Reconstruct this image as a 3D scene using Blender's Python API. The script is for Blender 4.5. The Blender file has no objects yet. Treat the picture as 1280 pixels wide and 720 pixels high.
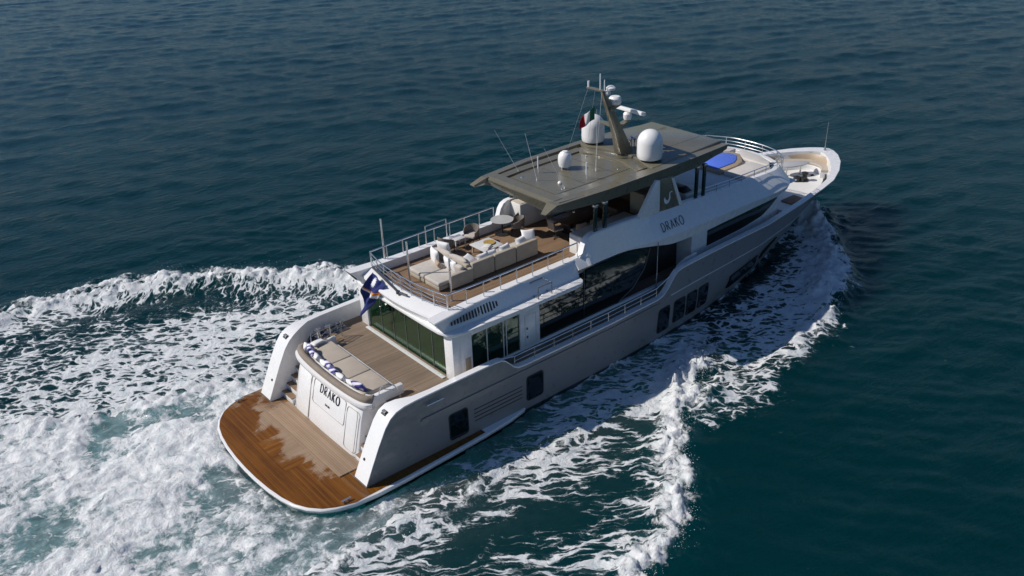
import bpy, bmesh, math, random
import numpy as np
from mathutils import Vector, Matrix, Euler
random.seed(7)
R = math.radians
PI = math.pi
scene = bpy.context.scene
COL = scene.collection

# ---------------------------------------------------------------- camera, sky, sun, exposure
cam_d = bpy.data.cameras.new('camera')
cam_d.sensor_width = 36.0
cam_d.lens = 36.0 * 1137.4 / 1280.0
cam_d.clip_end = 20000
cam = bpy.data.objects.new('camera', cam_d)
COL.objects.link(cam)
_y, _p, _r = R(50.827), R(-27.139), R(-2.25)
_f = Vector((math.cos(_y)*math.cos(_p), math.sin(_y)*math.cos(_p), math.sin(_p)))
_rt = Vector((math.sin(_y), -math.cos(_y), 0)); _up = _rt.cross(_f)
_r2 = _rt*math.cos(_r) + _up*math.sin(_r); _u2 = _up*math.cos(_r) - _rt*math.sin(_r)
cam.matrix_world = Matrix(((_r2.x, _u2.x, -_f.x, -12.503), (_r2.y, _u2.y, -_f.y, -28.632), (_r2.z, _u2.z, -_f.z, 22.204), (0, 0, 0, 1)))
scene.camera = cam

SUN_EL, SUN_AZ = R(41.5), R(140.0)       # the sun stands aft of the yacht on its port side
world = bpy.data.worlds.new('World'); scene.world = world; world.use_nodes = True
wn = world.node_tree.nodes; bg = wn['Background']
sky = wn.new('ShaderNodeTexSky'); sky.sky_type = 'NISHITA'; sky.sun_disc = False
sky.sun_elevation = SUN_EL; sky.sun_rotation = R(90) - SUN_AZ
sky.air_density = 1.1; sky.dust_density = 0.1; sky.ozone_density = 4.0
bg.inputs['Strength'].default_value = 0.058
tint = wn.new('ShaderNodeMix'); tint.data_type = 'RGBA'; tint.blend_type = 'MULTIPLY'; tint.inputs[0].default_value = 1.0
tint.inputs[7].default_value = (0.80, 0.93, 1.13, 1)       # a deeper blue sky than the plain model
world.node_tree.links.new(sky.outputs[0], tint.inputs[6]); world.node_tree.links.new(tint.outputs[2], bg.inputs[0])
sun_d = bpy.data.lights.new('sun', 'SUN'); sun_d.energy = 4.25; sun_d.angle = R(0.5); sun_d.color = (1.0, 0.94, 0.87)
sun = bpy.data.objects.new('sun', sun_d); COL.objects.link(sun)
_d = Vector((math.cos(SUN_AZ)*math.cos(SUN_EL), math.sin(SUN_AZ)*math.cos(SUN_EL), math.sin(SUN_EL)))
sun.rotation_euler = _d.to_track_quat('Z', 'Y').to_euler(); sun.location = (-30, 30, 60)
scene.view_settings.view_transform = 'Standard'; scene.view_settings.look = 'None'
scene.view_settings.exposure = 0.0; scene.view_settings.gamma = 1.0
scene.view_settings.use_curve_mapping = False

# ---------------------------------------------------------------- materials
M = {}
def newmat(name):
    m = bpy.data.materials.new(name); m.use_nodes = True
    nt = m.node_tree; b = nt.nodes['Principled BSDF']
    M[name] = m
    return m, nt, b
def lk(nt, a, b): nt.links.new(a, b)
def coords(nt, scale=(1, 1, 1), rot=(0, 0, 0)):
    tc = nt.nodes.new('ShaderNodeNewGeometry'); mp = nt.nodes.new('ShaderNodeMapping')
    mp.inputs['Scale'].default_value = scale; mp.inputs['Rotation'].default_value = rot
    lk(nt, tc.outputs['Position'], mp.inputs['Vector']); return mp.outputs[0]
def noise(nt, vec, scale, detail=4, rough=0.5, dist=0.0):
    n = nt.nodes.new('ShaderNodeTexNoise'); n.inputs['Scale'].default_value = scale
    n.inputs['Detail'].default_value = detail; n.inputs['Roughness'].default_value = rough; n.inputs['Distortion'].default_value = dist
    lk(nt, vec, n.inputs['Vector']); return n.outputs['Fac']
def ramp(nt, fac, stops):
    r = nt.nodes.new('ShaderNodeValToRGB'); e = r.color_ramp.elements
    while len(e) > 1: e.remove(e[-1])
    e[0].position = stops[0][0]; e[0].color = (*stops[0][1], 1)
    for p, c in stops[1:]:
        q = e.new(p); q.color = (*c, 1)
    lk(nt, fac, r.inputs[0]); return r.outputs[0]
def mth(nt, op, a, b=None, c=None, clamp=False):
    n = nt.nodes.new('ShaderNodeMath'); n.operation = op; n.use_clamp = clamp
    for i, v in enumerate((a, b, c)):
        if v is None: continue
        if isinstance(v, (int, float)): n.inputs[i].default_value = v
        else: lk(nt, v, n.inputs[i])
    return n.outputs[0]
def mapr(nt, v, a, b, c=0.0, d=1.0, smooth=True):
    n = nt.nodes.new('ShaderNodeMapRange'); n.interpolation_type = 'SMOOTHSTEP' if smooth else 'LINEAR'
    for i, x in enumerate((v, a, b, c, d)):
        if isinstance(x, (int, float)): n.inputs[i].default_value = x
        else: lk(nt, x, n.inputs[i])
    return n.outputs[0]
def mixc(nt, f, a, b):
    n = nt.nodes.new('ShaderNodeMix'); n.data_type = 'RGBA'
    for s, v in ((n.inputs[0], f), (n.inputs[6], a), (n.inputs[7], b)):
        if isinstance(v, (int, float)): s.default_value = v
        elif isinstance(v, tuple): s.default_value = (*v, 1)
        else: lk(nt, v, s)
    return n.outputs[2]
def bump(nt, b, h, strength=0.3, dist=0.02):
    n = nt.nodes.new('ShaderNodeBump'); n.inputs['Strength'].default_value = strength; n.inputs['Distance'].default_value = dist
    lk(nt, h, n.inputs['Height']); lk(nt, n.outputs[0], b.inputs['Normal'])
def paint(name, c, rough=0.3, var=0.06, coat=0.0, metal=0.0, nscale=0.8, bmp=0.0, spec=0.5):
    m, nt, b = newmat(name)
    v = coords(nt); f = noise(nt, v, nscale, 6, 0.6)
    lo = tuple(max(0, x*(1-var)) for x in c); hi = tuple(min(1, x*(1+var)) for x in c)
    lk(nt, ramp(nt, f, [(0.3, lo), (0.7, hi)]), b.inputs['Base Color'])
    g = noise(nt, v, 3.0, 5, 0.7)
    lk(nt, mapr(nt, g, 0.3, 0.7, rough*0.8, min(1, rough*1.25)), b.inputs['Roughness'])
    b.inputs['Coat Weight'].default_value = coat; b.inputs['Coat Roughness'].default_value = 0.08
    b.inputs['Metallic'].default_value = metal; b.inputs['Specular IOR Level'].default_value = spec
    if bmp: bump(nt, b, noise(nt, v, 60, 4, 0.6), bmp, 0.01)
    return m
paint('white', (0.78, 0.78, 0.775), 0.26, 0.022, coat=0.4)
paint('tube_grey', (0.22, 0.23, 0.25), 0.3, 0.05, metal=0.5)
paint('white_matte', (0.72, 0.71, 0.68), 0.55, 0.06)
paint('taupe', (0.145, 0.133, 0.094), 0.30, 0.10, coat=0.35)
paint('logo_white', (0.75, 0.77, 0.8), 0.4, 0.02)
paint('lettering', (0.015, 0.017, 0.025), 0.4, 0.02)
paint('steel', (0.62, 0.63, 0.64), 0.22, 0.05, metal=0.9)
paint('chrome_dark', (0.10, 0.10, 0.105), 0.35, 0.2, metal=0.6)
paint('rubber', (0.025, 0.025, 0.027), 0.6, 0.2)
paint('fabric', (0.50, 0.44, 0.37), 0.9, 0.10, nscale=2.5, bmp=0.25, spec=0.2)
paint('fabric_grey', (0.48, 0.445, 0.40), 0.9, 0.10, nscale=2.5, bmp=0.25, spec=0.2)
paint('sofa_side', (0.40, 0.355, 0.285), 0.85, 0.10, nscale=2.0, bmp=0.25, spec=0.2)
paint('pillow_white', (0.80, 0.79, 0.78), 0.9, 0.04, nscale=3, bmp=0.2, spec=0.2)
paint('pillow_tan', (0.40, 0.31, 0.23), 0.9, 0.08, nscale=3, bmp=0.2, spec=0.2)
paint('pad_tan', (0.44, 0.385, 0.32), 0.9, 0.08, nscale=1.5, bmp=0.2, spec=0.2)
paint('roll_tan', (0.25, 0.21, 0.17), 0.85, 0.1, nscale=2, bmp=0.2, spec=0.2)
paint('chair_weave', (0.19, 0.17, 0.15), 0.85, 0.25, nscale=14, bmp=0.3, spec=0.2)
paint('table_grey', (0.42, 0.42, 0.42), 0.45, 0.06)
paint('stone', (0.60, 0.60, 0.59), 0.3, 0.05)
paint('black_metal', (0.02, 0.02, 0.02), 0.4, 0.2)
paint('brown_wood', (0.10, 0.045, 0.022), 0.4, 0.3, nscale=3)
paint('gold', (0.42, 0.27, 0.06), 0.4, 0.25, nscale=20)
paint('pool_cover', (0.10, 0.19, 0.72), 0.35, 0.08)
paint('non_skid', (0.56, 0.53, 0.49), 0.8, 0.07, nscale=2, bmp=0.2)
paint('wall_tan', (0.42, 0.33, 0.23), 0.5, 0.06)
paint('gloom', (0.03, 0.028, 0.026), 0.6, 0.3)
paint('radome_white', (0.80, 0.80, 0.79), 0.35, 0.03, coat=0.2)

m, nt, b = newmat('pillow_blue')           # lavender and blue striped cushions
v = coords(nt); w = nt.nodes.new('ShaderNodeTexWave'); w.inputs['Scale'].default_value = 1.7; w.inputs['Distortion'].default_value = 2.5; w.bands_direction = 'DIAGONAL'
lk(nt, v, w.inputs['Vector'])
lk(nt, ramp(nt, w.outputs['Fac'], [(0.30, (0.07, 0.07, 0.28)), (0.42, (0.30, 0.26, 0.55)), (0.55, (0.75, 0.72, 0.80))]), b.inputs['Base Color']); b.inputs['Roughness'].default_value = 0.9

m, nt, b = newmat('hull_paint')            # warm grey topsides, black boot stripe at the waterline
g = nt.nodes.new('ShaderNodeNewGeometry'); sx = nt.nodes.new('ShaderNodeSeparateXYZ'); lk(nt, g.outputs['Position'], sx.inputs[0])
v = coords(nt); f = noise(nt, v, 0.5, 6, 0.65)
c = ramp(nt, f, [(0.3, (0.215, 0.213, 0.211)), (0.7, (0.25, 0.247, 0.244))])
salt = mapr(nt, noise(nt, coords(nt, (0.5, 1, 2.2)), 1.6, 8, 0.7), 0.60, 0.72)
low = mth(nt, 'MULTIPLY', salt, mapr(nt, sx.outputs['Z'], 2.4, 0.3, 0.0, 0.45))
c = mixc(nt, low, c, (0.33, 0.325, 0.32))
c = mixc(nt, mapr(nt, sx.outputs['Z'], 0.25, 0.23), c, (0.012, 0.014, 0.018))
lk(nt, c, b.inputs['Base Color']); b.inputs['Roughness'].default_value = 0.3; b.inputs['Coat Weight'].default_value = 0.3
lk(nt, mapr(nt, noise(nt, v, 2.0, 6, 0.7), 0.3, 0.7, 0.25, 0.45), b.inputs['Roughness'])

def teak(name, c0, c1, wet=None, along='X'):
    m, nt, b = newmat(name)
    g = nt.nodes.new('ShaderNodeNewGeometry'); sx = nt.nodes.new('ShaderNodeSeparateXYZ'); lk(nt, g.outputs['Position'], sx.inputs[0])
    ax = sx.outputs['Y'] if along == 'X' else sx.outputs['X']
    s = (0.35, 9, 1) if along == 'X' else (9, 0.35, 1)
    grain = noise(nt, coords(nt, s), 1.3, 6, 0.65)
    blot = noise(nt, coords(nt), 0.55, 5, 0.6)
    plank = mth(nt, 'FLOOR', mth(nt, 'DIVIDE', ax, 0.09))
    wn_ = nt.nodes.new('ShaderNodeTexWhiteNoise'); wn_.noise_dimensions = '1D'; lk(nt, plank, wn_.inputs['W'])
    t = mth(nt, 'ADD', mth(nt, 'MULTIPLY', grain, 0.5), mth(nt, 'ADD', mth(nt, 'MULTIPLY', blot, 0.35), mth(nt, 'MULTIPLY', wn_.outputs['Value'], 0.15)))
    col = ramp(nt, t, [(0.32, c0), (0.68, c1)])
    fr = mth(nt, 'FRACT', mth(nt, 'DIVIDE', ax, 0.09))
    seam = mth(nt, 'GREATER_THAN', fr, 0.90)
    col = mixc(nt, mth(nt, 'MULTIPLY', seam, 0.6), col, (0.02, 0.017, 0.014))
    b.inputs['Roughness'].default_value = 0.7
    if wet:
        wm = nt.nodes.new('ShaderNodeAttribute'); wm.attribute_name = 'wet'
        n1 = noise(nt, coords(nt, (0.75, 1.0, 1)), 0.9, 5, 0.55, 0.3)
        wf = mapr(nt, mth(nt, 'ADD', wm.outputs['Fac'], mth(nt, 'MULTIPLY', mth(nt, 'SUBTRACT', n1, 0.5), 1.6)), 0.36, 0.58)
        wc = ramp(nt, t, [(0.3, wet[0]), (0.7, wet[1])])
        wc = mixc(nt, mth(nt, 'MULTIPLY', seam, 0.5), wc, (0.012, 0.006, 0.003))
        col = mixc(nt, wf, col, wc)
        lk(nt, mapr(nt, wf, 0, 1, 0.65, 0.10), b.inputs['Roughness'])
        b.inputs['Specular IOR Level'].default_value = 0.4
    lk(nt, col, b.inputs['Base Color'])
    return m
teak('teak', (0.14, 0.10, 0.07), (0.275, 0.205, 0.145))
teak('teak_warm', (0.155, 0.096, 0.055), (0.275, 0.178, 0.105))
teak('teak_wet', (0.25, 0.165, 0.10), (0.36, 0.26, 0.175), wet=((0.095, 0.033, 0.004), (0.25, 0.098, 0.012)), along='Y')
teak('teak_wet_inlay', (0.25, 0.165, 0.10), (0.36, 0.26, 0.175), wet=((0.11, 0.039, 0.005), (0.27, 0.108, 0.013)), along='X')

def glass(name, tint, base, mixf, rough=0.03, refl=0.9):
    m, nt, b = newmat(name)
    b.inputs['Base Color'].default_value = (*base, 1); b.inputs['Roughness'].default_value = rough
    b.inputs['IOR'].default_value = 1.5
    tr = nt.nodes.new('ShaderNodeBsdfTransparent'); tr.inputs[0].default_value = (*tint, 1)
    gl = nt.nodes.new('ShaderNodeBsdfGlossy'); gl.inputs['Roughness'].default_value = rough; gl.inputs[0].default_value = (0.9, 1.0, 0.95, 1)
    fr = nt.nodes.new('ShaderNodeFresnel'); fr.inputs[0].default_value = 1.55
    mx = nt.nodes.new('ShaderNodeMixShader'); mx2 = nt.nodes.new('ShaderNodeMixShader')
    mx.inputs[0].default_value = mixf
    lk(nt, b.outputs[0], mx.inputs[1]); lk(nt, tr.outputs[0], mx.inputs[2])
    f2 = mth(nt, 'MULTIPLY', fr.outputs[0], refl, clamp=True)
    lk(nt, f2, mx2.inputs[0]); lk(nt, mx.outputs[0], mx2.inputs[1]); lk(nt, gl.outputs[0], mx2.inputs[2])
    lk(nt, mx2.outputs[0], nt.nodes['Material Output'].inputs[0])
glass('glass_green', (0.40, 0.68, 0.34), (0.014, 0.07, 0.03), 0.74)
glass('glass_side', (0.20, 0.48, 0.33), (0.01, 0.05, 0.035), 0.65)
glass('glass_dark', (0.03, 0.05, 0.05), (0.004, 0.007, 0.008), 0.35)
glass('glass_port', (0.03, 0.04, 0.045), (0.006, 0.008, 0.010), 0.2, 0.06, 0.45)
glass('glass_pane', (0.10, 0.20, 0.22), (0.015, 0.035, 0.04), 0.6, 0.05)

# ---------------------------------------------------------------- mesh helpers
class MB:
    def __init__(s): s.v = []; s.f = []
    def add(s, vs, fs):
        o = len(s.v); s.v += [tuple(p) for p in vs]; s.f += [tuple(i+o for i in f) for f in fs]; return s
    def box(s, x0, x1, y0, y1, z0, z1, rz=0.0, taper=1.0):
        cx, cy = (x0+x1)/2, (y0+y1)/2; vs = []
        for z, t in ((z0, 1.0), (z1, taper)):
            for x, y in ((x0, y0), (x1, y0), (x1, y1), (x0, y1)):
                dx, dy = (x-cx)*t, (y-cy)*t
                vs.append((cx+dx*math.cos(rz)-dy*math.sin(rz), cy+dx*math.sin(rz)+dy*math.cos(rz), z))
        return s.add(vs, [(0, 3, 2, 1), (4, 5, 6, 7), (0, 1, 5, 4), (1, 2, 6, 5), (2, 3, 7, 6), (3, 0, 4, 7)])
    def prism(s, poly, a, b, axis='z'):
        n = len(poly)
        def P(p, h): return {'z': (p[0], p[1], h), 'y': (p[0], h, p[1]), 'x': (h, p[0], p[1])}[axis]
        vs = [P(p, a) for p in poly] + [P(p, b) for p in poly]
        return s.add(vs, [tuple(range(n))[::-1], tuple(range(n, 2*n))] + [(i, (i+1) % n, n+(i+1) % n, n+i) for i in range(n)])
    def loft(s, secs, closed=True, caps=True):
        n = len(secs[0]); vs = [p for q in secs for p in q]; fs = []
        for i in range(len(secs)-1):
            for j in range(n if closed else n-1):
                k = (j+1) % n; fs.append((i*n+j, i*n+k, (i+1)*n+k, (i+1)*n+j))
        if caps and closed:
            fs.append(tuple(range(n))[::-1]); fs.append(tuple((len(secs)-1)*n+j for j in range(n)))
        return s.add(vs, fs)
    def tube(s, path, r, n=8, closed=False):
        pts = [Vector(p) for p in path]; secs = []; L = len(pts); up = None
        rr = r if isinstance(r, (list, tuple)) else [r]*L
        for i, p in enumerate(pts):
            if closed: t = pts[(i+1) % L]-pts[i-1]
            else: t = pts[min(i+1, L-1)]-pts[max(i-1, 0)]
            t.normalize()
            if up is None: up = Vector((0, 0, 1)) if abs(t.z) < 0.9 else Vector((1, 0, 0))
            a = t.cross(up); a.normalize(); bb = a.cross(t); bb.normalize(); up = bb
            secs.append([p + a*math.cos(2*PI*k/n)*rr[i] + bb*math.sin(2*PI*k/n)*rr[i] for k in range(n)])
        if closed: secs.append(secs[0])
        return s.loft(secs, True, not closed)
    def lathe(s, prof, c=(0, 0, 0), n=32):
        secs = [[(c[0]+r*math.cos(2*PI*k/n), c[1]+r*math.sin(2*PI*k/n), c[2]+z) for k in range(n)] for r, z in prof]
        return s.loft(secs, True, True)
    def pillow(s, w, h, t, mat4, n=10, pinch=0.12):
        for sg in (1, -1):
            vs = []; fs = []
            for i in range(n+1):
                for j in range(n+1):
                    u = 2*i/n-1; q = 2*j/n-1
                    k = (1-abs(u)**3.0)*(1-abs(q)**3.0); k = max(k, 0)**0.55
                    sx_ = 1-pinch*(1-abs(q)**2)*abs(u)**6; sy_ = 1-pinch*(1-abs(u)**2)*abs(q)**6
                    vs.append(mat4 @ Vector((u*w/2*sx_, q*h/2*sy_, sg*t/2*k)))
            for i in range(n):
                for j in range(n):
                    a = i*(n+1)+j; q = (a, a+n+1, a+n+2, a+1)
                    fs.append(q if sg > 0 else q[::-1])
            s.add(vs, fs)
        return s
    def build(s, name, mat, parent=None, bevel=0.0, seg=2, smooth=True, kind=None, label=None, cat=None, group=None, ang=35, loc=None, rz=0.0, weld=False):
        me = bpy.data.meshes.new(name); me.from_pydata(s.v, [], s.f)
        bm = bmesh.new(); bm.from_mesh(me)
        if weld: bmesh.ops.remove_doubles(bm, verts=bm.verts, dist=1e-4)
        bmesh.ops.recalc_face_normals(bm, faces=bm.faces)
        if bevel:
            es = [e for e in bm.edges if len(e.link_faces) == 2 and e.calc_face_angle(0) > R(30)]
            bmesh.ops.bevel(bm, geom=es, offset=bevel, segments=seg, profile=0.5, affect='EDGES', clamp_overlap=True)
        bm.to_mesh(me); bm.free()
        if smooth:
            me.polygons.foreach_set('use_smooth', [True]*len(me.polygons)); me.set_sharp_from_angle(angle=R(ang))
        me.materials.append(M[mat] if isinstance(mat, str) else mat)
        o = bpy.data.objects.new(name, me); COL.objects.link(o)
        if parent: o.parent = parent
        if loc: o.location = loc; o.rotation_euler.z = rz
        if kind: o['kind'] = kind
        if label: o['label'] = label
        if cat: o['category'] = cat
        if group: o['group'] = group
        return o
def thing(name, label, cat, loc=(0, 0, 0), rz=0.0, group=None):
    o = bpy.data.objects.new(name, None); COL.objects.link(o); o.empty_display_size = 0.3
    o.location = loc; o.rotation_euler.z = rz; o['label'] = label; o['category'] = cat
    if group: o['group'] = group
    return o
def dup(src, loc, rz, label):
    def cp(o, par):
        c = o.copy(); COL.objects.link(c)
        if par: c.parent = par
        for ch in list(o.children): cp(ch, c)
        return c
    c = cp(src, None); c.location = loc; c.rotation_euler.z = rz; c['label'] = label
    return c
def rotm(loc, rx=0, ry=0, rz=0): return Matrix.Translation(loc) @ Euler((R(rx), R(ry), R(rz)), 'XYZ').to_matrix().to_4x4()
def lerp_tab(tab, x):
    xs = [t[0] for t in tab]; ys = [t[1] for t in tab]; return float(np.interp(x, xs, ys))
def np_spline(rows, n):
    P = [np.array(r, float) for r in rows]; out = []
    for i in range(len(P)-1):
        p0, p1, p2, p3 = P[max(i-1, 0)], P[i], P[i+1], P[min(i+2, len(P)-1)]
        t0, t1, t2, t3 = (p0[0] if i else 2*p1[0]-p2[0]), p1[0], p2[0], (p3[0] if i+2 < len(P) else 2*p2[0]-p1[0])
        m1 = (p2-p0)/(t2-t0) if i else (p2-p1)/(t2-t1); m2 = (p3-p1)/(t3-t1) if i+2 < len(P) else (p2-p1)/(t2-t1); d = t2-t1
        for k in range(n):
            t = k/n; q = (2*t**3-3*t**2+1)*p1+(t**3-2*t**2+t)*d*m1+(-2*t**3+3*t**2)*p2+(t**3-t**2)*d*m2; q[0] = t1+t*d; out.append(q)
    out.append(P[-1]); return out
def smooth_path(pts, n=6):
    P = [Vector(p) for p in pts]; out = []
    for i in range(len(P)-1):
        p0 = P[max(i-1, 0)]; p1 = P[i]; p2 = P[i+1]; p3 = P[min(i+2, len(P)-1)]
        for k in range(n):
            t = k/n
            out.append(0.5*((2*p1)+(p2-p0)*t+(2*p0-5*p1+4*p2-p3)*t*t+(3*p1-p0-3*p2+p3)*t**3))
    out.append(P[-1]); return out

# ================================================================ the yacht: X forward, Y to port, Z up, origin at the stern on the waterline
Y = thing('motor_yacht', 'large grey and white motor yacht under way with teak stern platform and taupe hardtop', 'yacht')

GUN = [(0, 4.28), (5, 4.33), (8, 4.38), (12.5, 4.42), (16, 4.34), (17.5, 4.22), (20, 4.1), (24.6, 4.0), (28, 3.62), (30.5, 3.28), (32, 3.0), (33.5, 2.4), (34.8, 1.66), (35.6, 0.98), (36.05, 0.4), (36.2, 0.0)]
KNK = [(0, 4.28), (5, 4.33), (8, 4.38), (12.5, 4.42), (16, 4.34), (17.5, 4.2), (20, 4.04), (22, 3.93), (24.3, 3.76), (28, 3.15), (31.5, 2.15), (33.8, 1.15), (35.1, 0.4), (35.55, 0.0)]
MID = [(0, 4.28), (5, 4.33), (8, 4.37), (12.5, 4.38), (16, 4.26), (19, 4.07), (22, 3.78), (24.3, 3.45), (28, 2.55), (31, 1.5), (33.4, 0.6), (34.8, 0.0)]
WLN = [(0, 4.26), (5, 4.31), (8, 4.33), (12.5, 4.3), (16, 4.18), (19, 3.95), (22.8, 3.35), (25, 2.75), (27.3, 2.05), (30, 1.2), (32.5, 0.45), (34.1, 0.0)]
BOT = [(0, 3.9), (12, 3.9), (18, 3.2), (24, 1.8), (30, 0.5), (33.2, 0.0)]
ZT = [(0, 0.41), (0.35, 1.14), (0.7, 1.85), (1.06, 2.5), (1.32, 2.82), (1.6, 3.0), (1.97, 3.09), (2.5, 3.12), (6.3, 3.16), (6.6, 3.13), (6.8, 3.02), (6.98, 2.84), (7.2, 2.6), (7.45, 2.47), (7.8, 2.44),
      (15.9, 2.44), (16.3, 2.52), (16.7, 2.8), (17.05, 3.18), (17.3, 3.36), (17.7, 3.43), (24.6, 3.46), (28, 3.5), (32, 3.6), (36.2, 3.74)]
def ycurve(tab, x): return lerp_tab(tab, x)
def lvl(tab, s):                       # hull station s (0..36.2) on one level: x, y
    xm = tab[-1][0]
    x = s if s <= 20 else 20 + (s-20)*(xm-20)/(36.2-20)
    return x, ycurve(tab, x)
STN = sorted(set([round(a, 2) for a, _ in ZT] + [round(i*0.25, 2) for i in range(10, 143)] + [35.3, 35.6, 35.8, 35.95, 36.05, 36.12, 36.17]))
def hull_y(x, z):
    ks = [(0, WLN), (1.1, MID), (2.3, KNK), (3.6, GUN)]
    for (z0, a), (z1, b2) in zip(ks, ks[1:]):
        if z <= z1 or b2 is GUN:
            t = (z-z0)/(z1-z0); return ycurve(a, x)*(1-t)+ycurve(b2, x)*t
secs = []
for s in STN:
    zt = lerp_tab(ZT, s); half = []
    pts = [(BOT, -1.0), (WLN, 0.0), (MID, 1.1), (KNK, 2.3), (GUN, 3.6)]
    row = []
    for tab, z in pts:
        x, y = lvl(tab, s)
        if z > zt:
            if s < 17: x, y, z = s, ycurve(GUN, s), zt
        elif tab is GUN: pass
        if tab is GUN: z = zt; y = y if zt > 2.4 else hull_y(s, zt)
        row.append((x, y, z))
    sec = [(x, y, z) for x, y, z in row[::-1]] + [(x, -y, z) for x, y, z in row]
    secs.append(sec)
hb = MB().loft(secs, closed=False)
hb.add(secs[0], [tuple(range(len(secs[0])))])
hull = hb.build('hull', 'hull_paint', Y, ang=50)

# bulwark: white cap and inner face, thick at the stern wings
def bw_th(s): return lerp_tab([(0, 0.82), (1.5, 0.80), (1.95, 0.62), (2.3, 0.36), (3.2, 0.27), (16, 0.27), (17.5, 0.24), (30, 0.30), (34.5, 0.5), (36.2, 0.6)], s)
DECK = [(0, 0.36), (2.4, 2.42), (20, 2.42), (27, 2.6), (36.2, 2.75)]
for sg, nm in ((1, 'bulwark'), (-1, 'bulwark')):
    q = []
    for s in STN:
        x, y = lvl(GUN, s); zt = lerp_tab(ZT, s); th = bw_th(s); xi = x - (0 if s < 33 else (s-33)*0.17)
        yi = max(y-th, 0.0); zb = -0.1 if s < 1.9 else lerp_tab(DECK, s)-0.08
        if s > 35.7: yi = 0.0; 
        q.append([(x, sg*(y+0.012), zt-0.03), (x, sg*(y+0.012), zt+0.035), (xi, sg*yi, zt+0.035), (xi, sg*max(min(yi-0.02, hull_y(min(x, 35.5), 2.5 if s < 30 else 2.95)-0.10 if s > 19 else 99), 0), min(zb if s < 30 else 2.95, zt-0.05)), ])
    bmk = MB().loft(q, closed=False)
    # aft face of the wing
    W = [(s, lerp_tab(ZT, s)) for s in STN if s <= 1.98]
    o = bmk.build('bulwark', 'white', Y, ang=40)
    f = MB()
    for ya, yb, zz in ((4.0, 3.75, 0.0),): pass
    xa, za = 1.42, 2.93
    dz = MB().box(-0.10, 0.10, -0.13, 0.13, -0.02, 0.03)
    fl = dz.build('fairlead', 'rubber', o, bevel=0.015)
    fl.location = (1.36, sg*3.86, 2.90); fl.rotation_euler = (0, R(-40), 0)
    rl = MB().tube([(0, -0.09, 0), (0, 0.09, 0)], 0.05).build('fairlead_roller', 'steel', o)
    rl.location = (1.34, sg*3.86, 2.95)
    lt = MB().lathe([(0.0, 0.0), (0.055, 0.0), (0.055, 0.03), (0.0, 0.03)], n=14).build('wing_light', 'rubber', o)
    lt.location = (0.37, sg*3.72, 1.20); lt.rotation_euler = (0, R(-64), 0)

# hull windows, grooves, stern shelf
def hull_panel(name, pts, mat, off=0.012, th=0.03, parent=None):
    """a plate that follows the hull: vertical strips cut from the outline pts"""
    xs = sorted(set([round(p[0], 4) for p in pts] + list(np.linspace(min(p[0] for p in pts), max(p[0] for p in pts), 13))))
    cols = []
    for x in xs:
        zz = []
        for (x0, z0), (x1, z1) in zip(pts, pts[1:]+pts[:1]):
            if min(x0, x1)-1e-9 <= x <= max(x0, x1)+1e-9:
                if abs(x1-x0) < 1e-9: zz += [z0, z1]
                else: zz.append(z0+(z1-z0)*(x-x0)/(x1-x0))
        cols.append((x, min(zz), max(zz)))
    m_ = 5; vs = []; fs = []
    for side in (off, -th):
        for x, z0, z1 in cols:
            for k in range(m_+1):
                z = z0+(z1-z0)*k/m_; vs.append((x, -(hull_y(x, z)+side), z))
    n = len(cols); w = m_+1; N = n*w
    for a in range(n-1):
        for k in range(m_):
            q = (a*w+k, (a+1)*w+k, (a+1)*w+k+1, a*w+k+1); fs.append(q); fs.append(tuple(N+t for t in q[::-1]))
        for k in (0, m_): fs.append((a*w+k, (a+1)*w+k, N+(a+1)*w+k, N+a*w+k))
    for a in (0, n-1):
        for k in range(m_): fs.append((a*w+k, a*w+k+1, N+a*w+k+1, N+a*w+k))
    return MB().add(vs, fs).build(name, mat, parent or Y, smooth=False)
def rrect(x0, x1, z0, z1, r=0.12, k=4):
    out = []
    for cx, cz, a in ((x1-r, z1-r, 0), (x0+r, z1-r, 90), (x0+r, z0+r, 180), (x1-r, z0+r, 270)):
        for i in range(k+1):
            t = R(a+90*i/k); out.append((cx+r*math.cos(t), cz+r*math.sin(t)))
    return out
for x0, x1, z0, z1 in ((3.92, 4.76, 0.6, 1.74), (7.88, 8.72, 0.66, 1.78), (16.06, 16.86, 0.56, 1.78), (17.25, 18.06, 0.66, 1.78), (18.26, 19.0, 0.66, 1.78), (19.2, 19.95, 0.66, 1.78)):
    w = hull_panel('hull_window', rrect(x0, x1, z0, z1), 'glass_port', 0.03)
    hull_panel('window_frame', rrect(x0-0.05, x1+0.05, z0-0.05, z1+0.05, 0.15), 'gloom', 0.02, parent=w)
for pl in ([(21.95, 1.38), (21.8, 0.72), (24.1, 0.86), (24.45, 1.1), (24.5, 1.62)], [(25.2, 1.62), (25.0, 1.2), (25.9, 1.55), (26.5, 1.95)]):
    w = hull_panel('hull_window', pl, 'glass_port', 0.09)
    hull_panel('window_frame', pl, 'gloom', 0.07, parent=w)
for z in (0.92, 1.10, 1.28, 1.46):
    hull_panel('hull_groove', [(5.1+0.0*z, z), (7.6, z), (7.6, z+0.035), (5.1, z+0.035)], 'gloom', 0.012)
hull_panel('rub_rail', [(2.6, 2.13), (6.9, 2.18), (15.9, 2.18), (16.0, 2.24), (6.9, 2.24), (2.7, 2.21)], 'hull_paint', 0.05, 0.02)
hull_panel('knuckle_strip', [(16.9, 2.28), (24, 2.28), (30, 2.28), (30, 2.32), (24, 2.32), (16.9, 2.32)], 'white_matte', 0.03, 0.01)
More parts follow.
